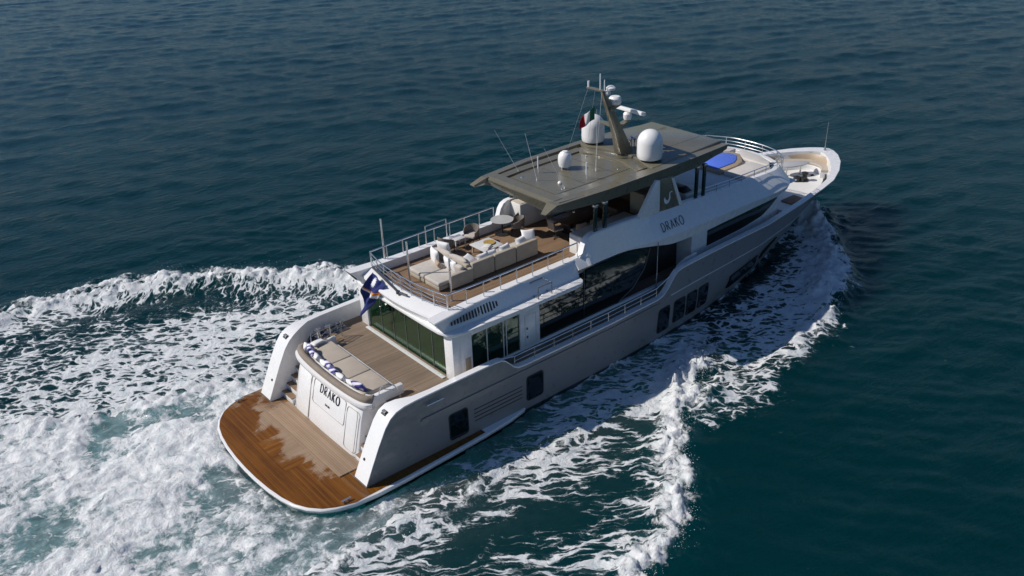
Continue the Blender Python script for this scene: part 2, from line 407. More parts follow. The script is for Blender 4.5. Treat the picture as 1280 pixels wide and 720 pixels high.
cl = MB(); cl.tube([(3.05, -4.34, 2.76), (3.05, -4.40, 2.76)], 0.03); cl.tube([(3.45, -4.34, 2.76), (3.45, -4.40, 2.76)], 0.03); cl.tube([(2.85, -4.42, 2.76), (3.65, -4.42, 2.76)], 0.035)
cl.build('hull_cleat', 'steel', Y)

# ---------------------------------------------------------------- swim platform
zp = 0.36
aft = [(-2.90, 0), (-2.88, 0.9), (-2.81, 1.8), (-2.69, 2.6), (-2.52, 3.25), (-2.26, 3.76), (-1.90, 4.18), (-1.40, 4.50), (-0.76, 4.72), (0.2, 4.82), (1.5, 4.83), (3.4, 4.78), (5.4, 4.7), (6.8, 4.58), (7.7, 4.40), (7.9, 4.2)]
outl = [(x, y) for x, y in aft[::-1]] + [(x, -y) for x, y in aft[1:]]
def inset(pts, d, xlim=5.4):
    q = []
    for x, y in pts:
        if x > xlim: continue
        l = max(1e-6, math.hypot(x-1.2, y*0.9)); q.append((x+d*(1 if x < -1.2 else max(0, -x/1.2)), math.copysign(max(0, abs(y)-d*(1.0 if abs(y) > 3.8 else 0.3)), y)))
    return q
base = MB()
rows = []
for z, d in ((-0.35, 0.7), (0.02, 0.22), (0.14, 0.05), (zp-0.07, 0.0), (zp-0.02, 0.02), (zp-0.008, 0.06)):
    rows.append([(x + (d if x < 0 else 0), math.copysign(max(abs(y)-d, 0), y) if y else 0, z) for x, y in outl])
base.loft(rows, closed=True, caps=True)
plat = base.build('swim_platform', 'white', Y, ang=50)
tk = inset(outl, 0.17)
me_t = MB()
# fine teak sheet so that the wet patches can follow the deck
ny, nx = 72, 64; vs = []; fs = []; idx = {}
def plat_x(y): return float(np.interp(abs(y), [p[1] for p in aft[:10]], [p[0] for p in aft[:10]]))
ymax = 4.68
for j in range(ny+1):
    y = -ymax + 2*ymax*j/ny; xa = plat_x(min(abs(y)+0.03, 4.8))+0.09
    for i in range(nx+1):
        t = i/nx
        vs.append((xa+(0.62-xa)*t, y, zp+0.004))
for j in range(ny):
    for i in range(nx):
        a = j*(nx+1)+i; fs.append((a, a+1, a+nx+2, a+nx+1))
me_t.add(vs, fs)
# side shelves of teak beside the hull
for sg in (1, -1):
    k = len(me_t.v)
    ss = [(0.62+i*0.3) for i in range(17)]
    v2 = []
    for x in ss:
        yo = float(np.interp(x, [p[0] for p in aft], [p[1] for p in aft]))-0.12
        v2 += [(x, sg*(hull_y(x, 0.36)-0.05), zp+0.004), (x, sg*max(yo, hull_y(x, 0.36)), zp+0.004)]
    me_t.add(v2, [(2*i, 2*i+1, 2*i+3, 2*i+2) for i in range(len(ss)-1)])
tkp = me_t.build('platform_teak', 'teak_wet', plat, smooth=False)
at = tkp.data.attributes.new('wet', 'FLOAT', 'POINT')
vals = []
for x, y, z in me_t.v:
    w = 0.92                                     # wet rim, drier across the middle strip by the transom
    if -3.0 < y < 2.9:
        w = float(np.interp(x, [-2.9, -2.0, -1.2, -0.7, -0.4, 0.3], [0.95, 0.86, 0.66, 0.50, 0.34, 0.04]))
        w += 0.22*max(0, (-y-0.5)/2.5) - 0.20*math.exp(-((y-0.1)/0.9)**2)*math.exp(-((x+0.9)/0.6)**2)
        if y > 0.4: w -= 0.10*min(1, (y-0.4)/1.5) if x > -1.9 else 0
    elif y >= 2.9: w = float(np.interp(x, [-2.4, -1.4, 0.3], [0.8, 0.55, 0.55]))
    if x > 0.62: w = 1.0
    vals.append(w)
at.data.foreach_set('value', vals)
inl = MB(); inl.add([(-1.75, -1.35, zp+0.009), (-0.55, -1.35, zp+0.009), (-0.55, 1.1, zp+0.009), (-1.75, 1.1, zp+0.009)], [(0, 1, 2, 3)])
il = inl.build('teak_inlay', 'teak_wet_inlay', plat, smooth=False)
a2 = il.data.attributes.new('wet', 'FLOAT', 'POINT'); a2.data.foreach_set('value', [0.85, 0.22, 0.2, 0.7])
st = MB(); st.box(-0.42, 0.62, -3.05, 2.75, zp-0.01, zp+0.055)
st.build('transom_step', 'teak_wet', plat, bevel=0.012)
for x, y in ((-0.95, -4.42), (-0.95, 4.42)):
    c = MB(); c.tube([(x-0.2, y, zp+0.11), (x+0.2, y, zp+0.11)], 0.03); c.tube([(x-0.09, y, zp), (x-0.09, y, zp+0.1)], 0.03); c.tube([(x+0.09, y, zp), (x+0.09, y, zp+0.1)], 0.03)
    c.build('cleat', 'steel', plat)

# ---------------------------------------------------------------- transom, steps, aft sofa
tr = MB()
tsec = []
for x, z, w in ((0.60, zp+0.0, 2.55), (0.78, 1.1, 2.53), (0.98, 1.9, 2.50), (1.15, 2.40, 2.48)):
    tsec.append([(x+0.10, -w, z), (x-0.02, -w*0.85, z), (x-0.05, 0, z), (x-0.02, w*0.85, z), (x+0.10, w, z), (2.9, w, z), (2.9, -w, z)])
tr.loft(tsec)
tro = tr.build('transom', 'white', Y, bevel=0.03, ang=40)
def tx(z, off=0.0): return float(np.interp(z, [0.36, 1.1, 1.9, 2.4], [0.58, 0.76, 0.96, 1.13]))-0.03-off
def tpanel(name, y0, y1, z0, z1, parent, mat='white', off=0.012, r=0.12):
    pl = rrect(y0, y1, z0, z1, r)
    vs = [(tx(z, off+0.02*0)-0.0+0.028*(abs(y)/2.1)**2, y, z) for y, z in pl] + [(tx(z, -0.05), y, z) for y, z in pl]; n = len(pl)
    return MB().add(vs, [tuple(range(n)), tuple(range(n, 2*n))[::-1]] + [(i, (i+1) % n, n+(i+1) % n, n+i) for i in range(n)]).build(name, mat, parent, smooth=False)
def groove(y0, y1, z0, z1, parent, name):
    pl = rrect(y0, y1, z0, z1, 0.14); pts = [(tx(z, 0.008)+0.028*(abs(y)/2.1)**2, y, z) for y, z in pl]
    return MB().tube(pts, 0.014, 5, closed=True).build(name, 'fabric_grey', parent)
groove(-2.35, -1.62, 0.55, 2.25, tro, 'door_seam'); groove(1.15, 1.20, 0.45, 2.3, tro, 'door_seam')
groove(-1.50, 0.95, 1.32, 2.34, tro, 'name_panel_edge')
# sofa rim: rounded overhanging shelf with a padded roll on it
def rim(sc, dx): return [(1.42+dx, 2.86*sc), (1.18+dx, 2.72*sc), (1.02+dx, 2.2*sc), (0.93+dx, 1.2*sc), (0.90+dx, 0), (0.93+dx, -1.2*sc), (1.02+dx, -2.2*sc), (1.18+dx, -2.72*sc), (1.42+dx, -2.86*sc)]
rp = smooth_path([(x, y, 0) for x, y in rim(1.0, 0.0)], 5); ri = smooth_path([(x, y, 0) for x, y in rim(0.84, 0.52)], 5)
def ringsec(p, q, prof):
    n = (q-p); d = n.normalized(); L = n.length
    return [(p.x+d.x*(u*L), p.y+d.y*(u*L), z) for u, z in prof]
sh = MB().loft([ringsec(p, q, [(0, 2.52), (-0.03, 2.62), (0.0, 2.72), (0.25, 2.76), (1, 2.76), (1, 2.36), (0.3, 2.36)]) for p, q in zip(rp, ri)])
sho = sh.build('sofa_shelf', 'white', tro, ang=50)
rl = MB().loft([ringsec(p, q, [(0.16, 2.765), (0.13, 2.86), (0.22, 2.97), (0.42, 2.985), (0.58, 2.92), (0.62, 2.765)]) for p, q in zip(rp, ri)])
rl.build('backrest', 'roll_tan', sho, ang=60)
sb = MB(); sb.box(1.45, 2.95, -2.42, 2.42, 2.40, 2.56); sb.build('sunpad_base', 'white', tro, bevel=0.03)
pad = []
for y0, y1 in ((-2.15, -0.78), (-0.76, 0.68), (0.70, 2.35)):
    MB().box(1.50, 2.72, y0, y1, 2.57, 2.80).build('sunpad_cushion', 'pad_tan', tro, bevel=0.06, seg=3)
wp = MB().box(1.35, 3.02, -2.66, -2.44, 2.38, 2.86); wp.build('sofa_side', 'white', tro, bevel=0.05)
wp = MB().box(1.35, 3.02, 2.44, 2.62, 2.38, 2.84); wp.build('sofa_side', 'white', tro, bevel=0.05)
for sg in (1, -1):
    for k in range(7):
        x0 = 0.62+0.26*k; z1 = zp+0.30*(k+1)
        MB().box(x0, x0+0.30+(1.0 if k == 6 else 0), sg*3.02-0.46, sg*3.02+0.46, max(zp-0.05, z1-0.34), z1-0.03).build('stair_step', 'white', tro, bevel=0.01)
        MB().box(x0-0.02, x0+0.27+(1.0 if k == 6 else 0), sg*3.02-0.44, sg*3.02+0.44, z1-0.03, z1-0.005).build('stair_tread', 'teak_warm', tro)
for sg in (1, -1):
    hr = MB(); y = sg*2.62
    hr.tube(smooth_path([(1.9, y, 2.86), (2.0, y+sg*0.12, 3.22), (2.35, y+sg*0.35, 3.25), (2.55, y+sg*0.42, 2.9), (2.6, y+sg*0.42, 2.42)], 5), 0.022, 6)
    hr.tube([(2.05, y+sg*0.15, 3.1), (2.45, y+sg*0.4, 3.0)], 0.014, 6)
    hr.build('stair_handrail', 'steel', tro)
# aft deck gate of tube on the port quarter
g = MB()
for z in (2.62, 2.8, 3.0, 3.2): g.tube([(2.3, 2.7, z), (3.55, 2.95, z)], 0.018, 6)
for x in (2.3, 2.95, 3.55): g.tube([(x, 2.7+0.2*(x-2.3), 2.42), (x, 2.7+0.2*(x-2.3), 3.24)], 0.022, 6)
g.build('boarding_gate', 'steel', Y)

# ---------------------------------------------------------------- main deck
dk = MB()
prev = None; vs = []; fs = []
xs = [2.35, 3, 5, 8, 12, 16, 20, 24, 27, 30, 31.2]
for x in xs:
    z = lerp_tab(DECK, x); y = min(ycurve(GUN, x)-0.2, hull_y(x, z)-0.06); vs += [(x, -y, z), (x, y, z)]
dk.add(vs, [(2*i, 2*i+2, 2*i+3, 2*i+1) for i in range(len(xs)-1)])
dk.build('main_deck', 'teak', Y, smooth=False)
MB().box(4.70, 4.88, -2.88, 2.88, 2.425, 2.47).build('door_sill', 'stone', Y, bevel=0.01)

# aft mooring gear
def mooring(sg):
    for i, (x, y, h) in enumerate(((2.75, 3.62, 0.42), (3.25, 3.66, 0.36))):
        MB().lathe([(0.0, 0), (0.19, 0), (0.19, 0.06), (0.11, 0.10), (0.09, h*0.6), (0.15, h*0.8), (0.15, h*0.95), (0.0, h)], n=18).build('capstan', 'steel', Y, loc=(x, sg*y, 2.42))
    c = MB()
    for dx in (-0.16, 0.16):
        c.lathe([(0, 0), (0.07, 0), (0.06, 0.25), (0.085, 0.28), (0.0, 0.31)], (dx, 0, 0), 12)
    c.box(-0.3, 0.3, -0.1, 0.1, 0.0, 0.025)
    c.build('bollard', 'steel', Y, loc=(3.85, sg*3.7, 2.42))
    MB().box(2.45, 4.15, sg*3.64-0.36, sg*3.64+0.36, 2.424, 2.445).build('mooring_plinth', 'chrome_dark', Y)
mooring(1); mooring(-1)

# ---------------------------------------------------------------- main deck house
for sg in (1, -1):
    hs = MB()
    y0, y1 = sorted((sg*3.46, sg*2.90))
    hs.box(4.90, 5.30, y0, y1, 2.42, 4.51)
    y0, y1 = sorted((sg*3.46, sg*3.26))
    hs.box(5.30, 5.85, y0, y1, 2.42, 4.51)
    hs.box(8.36, 9.44, y0, y1, 2.42, 4.51)
    hs.box(5.85, 8.36, y0, y1, 4.23, 4.51); hs.box(5.85, 8.36, y0, y1, 2.42, 2.50)
    hs.box(9.44, 19.38, y0, y1, 2.42, 2.52)
    hs.build('deckhouse_wall', 'white', Y, bevel=0.012)
MB().box(5.48, 5.75, -3.475, -3.44, 2.62, 3.30).build('locker_door', 'wall_tan', Y, bevel=0.008)
pd = MB()
for y0, y1, z0, z1 in ((8.62, 9.22, 2.62, 4.02),):
    pl = [(8.62, 2.62), (9.22, 2.62), (9.22, 4.02), (8.62, 4.02)]
    pd.tube([(x, -3.464, z) for x, z in pl], 0.008, 4, closed=True)
pd.build('deck_door_seam', 'fabric_grey', Y)
for z in (2.95, 3.35): MB().box(8.7, 8.76, -3.49, -3.45, z, z+0.1).build('door_latch', 'chrome_dark', Y)
# glass
ag = MB().box(4.985, 5.005, -2.9, 2.9, 2.45, 4.51); ago = ag.build('saloon_aft_glazing', 'glass_green', Y, smooth=False)
for y in (-1.95, -1.0, -0.05, 0.9, 1.85): MB().box(4.965, 4.98, y-0.010, y+0.010, 2.47, 4.5).build('mullion', 'tube_grey', ago)
for sg in (-1, 1):
    sgn = MB().box(5.85, 8.36, sg*3.38-0.01, sg*3.38+0.01, 2.50, 4.23).build('saloon_side_glazing', 'glass_side', Y, smooth=False)
    for x in (6.65, 7.5, 7.66): MB().box(x-0.018, x+0.018, sg*3.405-0.012, sg*3.405+0.012, 2.51, 4.22).build('mullion', 'white_matte', sgn)
    pl = [(9.44, 2.52), (9.44, 4.50), (11.9, 4.50), (12.1, 4.92), (15.2, 4.92), (16.3, 4.6), (15.95, 3.7), (15.2, 2.95), (14.2, 2.52)]
    bgz = MB().prism(pl, sg*3.36-0.01, sg*3.36+0.01, 'y').build('main_window', 'glass_dark', Y, smooth=False)
    fr = MB().tube([(16.3, sg*3.385, 4.6), (15.95, sg*3.385, 3.7), (15.2, sg*3.385, 2.95), (14.2, sg*3.385, 2.54)], 0.03, 6)
    fr.tube([(9.5, sg*3.385, 3.95), (15.9, sg*3.385, 4.0)], 0.02, 5); fr.tube([(12.1, sg*3.385, 2.55), (12.1, sg*3.385, 4.9)], 0.02, 5)
    fr.build('window_frame', 'chrome_dark', bgz)
    MB().prism([(12.2, 4.05), (12.2, 4.88), (15.1, 4.88), (15.9, 4.55), (15.75, 4.05)], sg*3.39-0.008, sg*3.39+0.008, 'y').build('window_pane', 'glass_pane', bgz, smooth=False)
# rooms behind the glass
rm = MB(); rm.box(5.2, 9.3, -3.2, 3.2, 2.43, 2.45); rm.build('saloon_floor', 'teak', Y)
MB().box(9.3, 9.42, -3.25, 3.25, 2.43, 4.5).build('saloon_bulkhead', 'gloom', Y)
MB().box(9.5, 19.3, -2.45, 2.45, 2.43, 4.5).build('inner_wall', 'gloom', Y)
for x, y, l, w in ((6.6, 1.4, 1.7, 0.8), (7.4, -1.6, 1.4, 1.0)):
    MB().box(x-l/2, x+l/2, y-w/2, y+w/2, 2.45, 2.85).build('saloon_sofa', 'chair_weave', Y, bevel=0.06)
# forward house: owner's cabin with the long dark window band
FW = [(19.38, 3.30), (22.0, 3.26), (25.0, 3.20), (26.6, 3.08), (27.35, 2.55), (28.1, 1.5), (28.45, 0.0)]
secs = []
fpl = [(x, y) for x, y in FW] ; ring = fpl[::-1] + [] 
outline = [(x, -y) for x, y in FW] + [(x, y) for x, y in FW[::-1][1:]]
secs = [[(x, y, z) for x, y in outline] for z in (2.44, 3.4, 4.75)]
MB().loft(secs).build('forward_house', 'white', Y, ang=40)
for sg in (-1, 1):
    top = [(20.52, 4.16), (22, 4.2), (24, 4.26), (25.6, 4.32), (26.75, 4.38)]
    bot = [(26.45, 4.12), (25.9, 3.85), (25.1, 3.56), (23.5, 3.40), (20.58, 3.33)]
    pl = top + bot; fy = lambda x: float(np.interp(x, [p[0] for p in FW], [p[1] for p in FW]))
    # vertical strips so the pane follows the curved wall
    vs = []; fs = []; xs = np.linspace(20.55, 26.7, 26)
    for x in xs:
        zt_ = np.interp(x, [p[0] for p in top], [p[1] for p in top]); zb_ = np.interp(x, [p[0] for p in bot[::-1]], [p[1] for p in bot[::-1]])
        yy = fy(x)+0.014; vs += [(x, sg*yy, zb_), (x, sg*yy, zt_)]
    MB().add(vs, [(2*i, 2*i+2, 2*i+3, 2*i+1) for i in range(len(xs)-1)]).build('cabin_window', 'glass_dark', Y)
for sg in (-1, 1):
    MB().prism([(17.6, 2.45), (18.0, 3.25), (18.6, 3.45), (19.36, 3.5), (19.36, 2.45)], sg*3.62-0.05, sg*3.62+0.05, 'y').build('wing_door', 'white', Y, bevel=0.02)
    MB().tube([(16.55, sg*3.62, 2.44), (16.58, sg*3.62, 4.9)], 0.028, 8).build('support_pole', 'steel', Y)

# ---------------------------------------------------------------- upper deck: slab, fascia, coaming, apron
sl = MB()
pts = [(4.62, 2.2), (4.64, 2.9), (4.74, 3.3), (4.95, 3.55), (5.4, 3.7), (9.1, 3.84), (11.2, 3.88), (11.6, 3.82), (11.82, 3.62), (11.9, 3.3)]
sl.prism([(x, -y) for x, y in pts] + [(x, y) for x, y in pts[::-1]], 4.51, 4.66)
sl.build('deck_overhang', 'white', Y, bevel=0.035)
def fas_top(x): return lerp_tab([(4.25, 3.33), (6.5, 3.06), (8, 3.0), (12, 2.98), (27, 3.0)], x)
MB().box(5.2, 20.5, -2.62, 2.62, 4.70, 4.955).build('upper_deck', 'teak_warm', Y)
for sg in (-1, 1):
    S = []
    for x, zt, zb, yb in ((4.25, 5.29, 4.72, 3.18), (4.7, 5.30, 4.665, 3.22), (6.5, 5.31, 4.665, 3.28), (9, 5.32, 4.665, 3.30), (11.9, 5.34, 4.665, 3.30)):
        yt = fas_top(x); yi = lerp_tab([(4.25, 2.80), (5.3, 2.62), (12, 2.60)], x)
        S.append([(x + (0.5 if x < 4.3 else 0), sg*yb, zb), (x, sg*yt, zt-0.03), (x, sg*(yt-0.04), zt), (x, sg*yi, zt), (x + (0.45 if x < 4.3 else 0), sg*yi, zb)])
    fo = MB().loft(S).build('side_coaming', 'white', Y, ang=30)
    # louvred air vents
    for k in range(16):
        x = 5.05+k*0.155; h = 0.30*math.sin(PI*min(1, (k+1.5)/11.0)) if k < 5 else 0.30
        h = lerp_tab([(0, 0.16), (4, 0.26), (10, 0.34), (13, 0.36), (15, 0.2)], k); zc = 4.96
        ya = lambda z, xx: lerp_tab([(4.665, 3.27), (5.28, fas_top(xx))], z)
        vs = [(xx, sg*(ya(z, xx)+0.006), z) for xx, z in ((x, zc-h/2), (x+0.085, zc-h/2), (x+0.085, zc+h/2), (x, zc+h/2))]
        MB().add(vs, [(0, 1, 2, 3)]).build('louvre_vent', 'gloom', fo, smooth=False)
    # forward side: bulwark, crease, brow
    S = []
    tab = [(11.9, 5.34, 4.97, 3.30, 4.92, 3.22), (12.45, 5.36, 4.97, 3.31, 4.93, 3.22), (12.62, 5.75, 4.98, 3.32, 4.93, 3.22), (12.8, 6.12, 4.98, 3.32, 4.94, 3.22), (13.1, 6.22, 4.99, 3.33, 4.95, 3.24), (14.9, 6.20, 5.0, 3.38, 4.94, 3.36), (16.4, 6.12, 4.97, 3.52, 4.72, 3.50), (17.7, 6.02, 4.92, 3.62, 4.44, 3.52), (19.5, 5.90, 4.91, 3.65, 4.38, 3.53), (22, 5.76, 4.90, 3.67, 4.40, 3.54), (24.5, 5.72, 4.90, 3.72, 4.48, 3.56), (26, 5.70, 5.04, 3.56, 4.58, 3.66), (27.0, 5.66, 5.0, 3.42, 4.76, 3.46), (27.8, 5.60, 4.98, 2.9, 4.85, 2.95), (28.4, 5.55, 4.97, 2.1, 4.88, 2.14), (28.75, 5.5, 4.96, 1.1, 4.9, 1.12), (28.85, 5.48, 4.96, 0.0, 4.9, 0.0)]
    rows_ = [tab[0], tab[1], tab[2], tab[3]] + [tuple(v) for v in np_spline(tab[4:10], 5)]
    for x, zt, zc, yc, zl, yl in rows_:
        yt = lerp_tab([(12, 2.98), (24.5, 3.0)], x); yi = yt-0.30
        S.append([(x, sg*yl, zl), (x, sg*yc, zc), (x, sg*yt, zt-0.05), (x, sg*(yt-0.06), zt), (x, sg*yi, zt), (x, sg*yi, 4.95), (x, sg*(yl-0.5), zl+0.03)])
    # the rounded cowl at the front: brow edge, crease and top follow three plan curves
    br = smooth_path([(22.5, 3.54, 4.41), (24.5, 3.56, 4.48), (25.9, 3.60, 4.60), (26.9, 3.46, 4.78), (27.8, 2.8, 4.88), (28.5, 1.5, 4.92), (28.75, 0, 4.93)], 5)[5:]
    cr = smooth_path([(22.5, 3.68, 4.90), (24.5, 3.72, 4.90), (25.9, 3.74, 4.93), (26.85, 3.52, 4.98), (27.7, 2.72, 5.03), (28.4, 1.46, 5.02), (28.66, 0, 5.02)], 5)[5:]
    tp_ = smooth_path([(22.5, 3.0, 5.75), (24.5, 3.0, 5.72), (25.8, 2.98, 5.68), (26.7, 2.84, 5.62), (27.5, 2.35, 5.56), (28.15, 1.3, 5.52), (28.4, 0, 5.50)], 5)[5:]
    for a, b2, c2 in list(zip(br, cr, tp_))[1:]:
        l = max(0.3, math.hypot(c2.x-24.0, c2.y)); ix, iy = c2.x-0.28*max(0, (c2.x-25.5)/3.0), c2.y*(1-0.30/3.0)
        S.append([(a.x, sg*a.y, a.z), (b2.x, sg*b2.y, b2.z), (c2.x+0.02, sg*c2.y, c2.z-0.05), (c2.x-0.03, sg*c2.y*0.98, c2.z), (ix, sg*iy, c2.z), (ix-0.02, sg*iy, 4.95), (a.x-0.45*max(0, (a.x-25.5)/3.0), sg*a.y*0.87, a.z+0.03)])
    MB().loft(S).build('side_fascia', 'white', Y, ang=24)
# aft apron with the curved edge
def railx(y): return 4.98 + 0.34*(abs(y)/2.75)**2.2
A = []
for i in range(25):
    y = -2.78+5.56*i/24; xr = railx(y); xe = 4.48+0.28*(abs(y)/2.78)**2
    ye = y*0.97
    A.append([(xe+0.16, ye, 4.665), (xe, ye, 4.97), (xe+0.03, ye, 5.06), (xr-0.05, y, 5.27), (xr+0.12, y, 5.27), (xr+0.14, y, 4.665)])
MB().loft(A).build('aft_apron', 'white', Y, ang=30)
MB().box(5.0, 5.6, -2.6, 2.6, 4.935, 4.957).build('aft_deck_strip', 'teak_warm', Y)
ap = MB(); ap.box(4.95, 9.3, -3.2, 3.2, 4.52, 4.68); ap.build('deckhead', 'white', Y)
MB().box(9.3, 28.0, -3.2, 3.2, 4.72, 4.76).build('deckhead', 'white', Y)

# railings: each a part with its posts as sub-parts
def railing(path, zbase, heights, r=0.022, nposts=8, name='railing', mat='steel', skip=None):
    """path at the foot of the rail"""
    rm_ = MB()
    P = [Vector(p) for p in path]
    for h in heights: rm_.tube([p+Vector((0, 0, h)) for p in P], r if h == max(heights) else r*0.6, 6)
    o = rm_.build(name, mat, Y)
    d = [0]
    for a, b2 in zip(P, P[1:]): d.append(d[-1]+(b2-a).length)
    for k in range(nposts):
        s = d[-1]*k/(nposts-1); q = [np.interp(s, d, [p[c] for p in P]) for c in range(3)]
        MB().tube([(q[0], q[1], q[2]-0.02), (q[0], q[1], q[2]+max(heights))], r*0.75, 6).build('post', mat, o)
    return o
aftp = [(railx(-2.72+5.44*i/24), -2.72+5.44*i/24, 5.28) for i in range(25)]
railing(aftp, 0, (0.10, 0.27, 0.44, 0.64), 0.024, 9)
for sg in (-1, 1):
    pth = smooth_path([(5.30, sg*2.78, 5.32), (6.8, sg*2.86, 5.32), (9, sg*2.88, 5.33), (12.2, sg*2.86, 5.36)], 5)
    railing(pth, 0, (0.64, 0.66), 0.03, 9)
    pth = [(7.35, sg*4.25, 2.46), (9.7, sg*4.28, 2.46), (12.5, sg*4.30, 2.46), (15.9, sg*4.22, 2.46)]
    rl_ = railing(pth, 0, (0.30, 0.52), 0.024, 9)
    MB().tube([(6.7, sg*4.18, 3.1), (7.35, sg*4.25, 2.98)], 0.024, 6).build('rail_end', 'steel', rl_)
    MB().tube([(15.9, sg*4.22, 2.98), (16.9, sg*4.1, 3.2)], 0.024, 6).build('rail_end', 'steel', rl_)
    pth = [(20.6, sg*2.86, 5.86), (22.5, sg*2.86, 5.76), (24.7, sg*2.86, 5.74), (26.6, sg*2.82, 5.68)]
    railing(pth, 0, (0.18, 0.34), 0.024, 7)
front = smooth_path([(27.2, -2.75, 5.52), (27.9, -1.9, 5.5), (28.2, -0.8, 5.5), (28.22, 0.4, 5.5), (28.1, 1.3, 5.5), (27.75, 2.1, 5.5), (27.3, 2.7, 5.5), (26.3, 2.85, 5.5), (24.2, 2.88, 5.5), (22.9, 2.88, 5.5)], 4)
railing(front, 0, (0.18, 0.36, 0.56), 0.026, 10)
railing([(26.6, -2.82, 5.68), (27.2, -2.75, 5.52), (27.9, -1.9, 5.5)], 0, (0.30, 0.56), 0.026, 3)

for x, y in ((6.12, 3.0), (5.98, 0.88), (6.25, -1.72)):
    MB().lathe([(0, 0), (0.07, 0), (0.07, 0.03), (0.042, 0.04), (0.038, 1.9), (0.0, 1.92)], n=12).build('awning_pole', 'steel', Y, loc=(x, y, 4.95 if abs(y) < 2.6 else 5.3))
# boarding frames on the slab beside the coaming
bf = MB()
for x0, x1, y in ((9.25, 10.0, -3.62), (9.3, 10.0, -3.05)):
    bf.tube([(x0, y, 4.66), (x0, y, 5.18), (x1, y, 5.18), (x1, y, 4.66)], 0.032, 6)
bf.tube([(9.25, -3.62, 4.68), (9.3, -3.05, 4.68)], 0.02, 6); bf.tube([(10, -3.62, 4.68), (10, -3.05, 4.68)], 0.02, 6); bf.tube([(10, -3.62, 5.18), (10, -3.05, 5.18)], 0.02, 6)
bf.build('boarding_ladder', 'tube_grey', Y)
bf = MB(); bf.tube([(8.3, 2.9, 5.33), (8.3, 2.9, 6.2), (9.5, 2.95, 6.2), (9.5, 2.95, 5.33)], 0.028, 6); bf.build('boarding_frame', 'steel', Y)

# flagstaff boom over the apron
fb = MB(); fb.tube([(5.16, 2.45, 5.40), (4.74, -0.12, 5.31)], [0.055, 0.045], 8); fb.lathe([(0, -0.08), (0.09, -0.06), (0.09, 0.06), (0, 0.08)], (4.74, -0.12, 5.30), 12); fb.tube([(4.74, -0.12, 5.31), (4.82, -0.65, 5.33)], 0.045, 6)
fb.build('flagstaff_boom', 'chrome_dark', Y)

# cabinets of the upper deck
cb = MB(); cb.box(13.1, 17.6, 1.95, 2.72, 4.95, 6.12); cb.build('port_cabinet', 'white_matte', Y, bevel=0.03)
MB().box(13.15, 17.6, 2.0, 2.70, 6.125, 6.15).build('cabinet_top', 'fabric', Y, bevel=0.01)
cb = MB(); cb.box(12.9, 16.4, -2.68, -1.62, 4.95, 5.86); cb.build('starboard_cabinet', 'white_matte', Y, bevel=0.03)
MB().box(12.92, 16.4, -2.66, -1.64, 5.865, 5.89).build('cabinet_top', 'fabric', Y, bevel=0.01)
for sg in (-1, 1):
    S = []
    for x, z in ((12.25, 5.38), (12.4, 5.5), (12.52, 5.85), (12.7, 6.08), (12.95, 6.18), (13.2, 6.2)):
        S.append([(x, sg*2.98, 5.2), (x, sg*2.98, z), (x, sg*2.70, z+0.02), (x, sg*2.66, 5.2)])
    MB().loft(S).build('coaming_scroll', 'white', Y, ang=40)
# bar wall and helm under the hardtop
MB().box(17.4, 19.4, -1.4, 1.6, 4.95, 7.4).build('stair_house', 'brown_wood', Y, bevel=0.02)
MB().box(16.2, 17.38, -1.35, 1.5, 4.95, 5.95).build('bar_counter', 'brown_wood', Y, bevel=0.02)
MB().box(17.0, 17.38, -2.3, -1.42, 5.6, 6.7).build('bar_shelf', 'wall_tan', Y, bevel=0.02)
hm = MB(); hm.box(20.0, 21.2, -2.3, 1.2, 4.95, 5.9); hm.build('helm_console', 'white_matte', Y, bevel=0.05)
MB().box(19.98, 20.6, -2.2, 1.1, 5.92, 6.12, taper=0.8).build('instrument_hood', 'black_metal', Y, bevel=0.03)
MB().box(19.4, 19.9, -2.1, -1.2, 5.6, 5.72).build('helm_seat', 'stone', Y, bevel=0.04)
# fore part of the upper deck with spa pool and sun pads
fd = [(20.2, 2.66), (24, 2.70), (26.2, 2.66), (27.2, 2.3), (27.9, 1.5), (28.25, 0.6), (28.3, 0)]
MB().prism([(x, -y) for x, y in fd] + [(x, y) for x, y in fd[::-1][1:]], 5.2, 5.46).build('foredeck_top', 'white_matte', Y, bevel=0.02)
sp = []
def spa(r0, x): return [(24.2, -0.85-r0), (25.6, -0.85-r0), (26.35, -0.62-r0), (26.95+r0, -0.1), (27.0+r0, 0.45), (26.6+r0*0.7, 0.95+r0), (25.4, 1.1+r0), (24.2, 1.1+r0)]
MB().prism(spa(0.22, 0), 5.46, 5.66).build('spa_surround', 'wall_tan', Y, bevel=0.05)
MB().prism([(x-0.1 if x > 26 else x+0.15, y*0.92) for x, y in spa(-0.06, 0)], 5.665, 5.70).build('spa_cover', 'pool_cover', Y, bevel=0.015)
for pl in ([(24.3, -2.5), (26.6, -2.45), (26.6, -1.15), (24.3, -1.2)], [(26.7, -2.3), (27.3, -1.9), (27.75, -0.9), (27.85, 0.3), (27.3, 0.4), (26.75, -0.6)], [(24.3, 1.4), (26.5, 1.4), (27.25, 0.65), (27.75, 0.65), (27.5, 1.5), (26.9, 2.2), (24.3, 2.5)]):
    MB().prism(pl, 5.465, 5.66).build('sunpad', 'non_skid', Y, bevel=0.06, seg=3)
MB().prism([(27.05, -2.55), (27.55, -2.0), (27.3, -1.75), (26.8, -2.4)], 5.465, 5.56).build('hatch', 'gloom', Y, bevel=0.02)

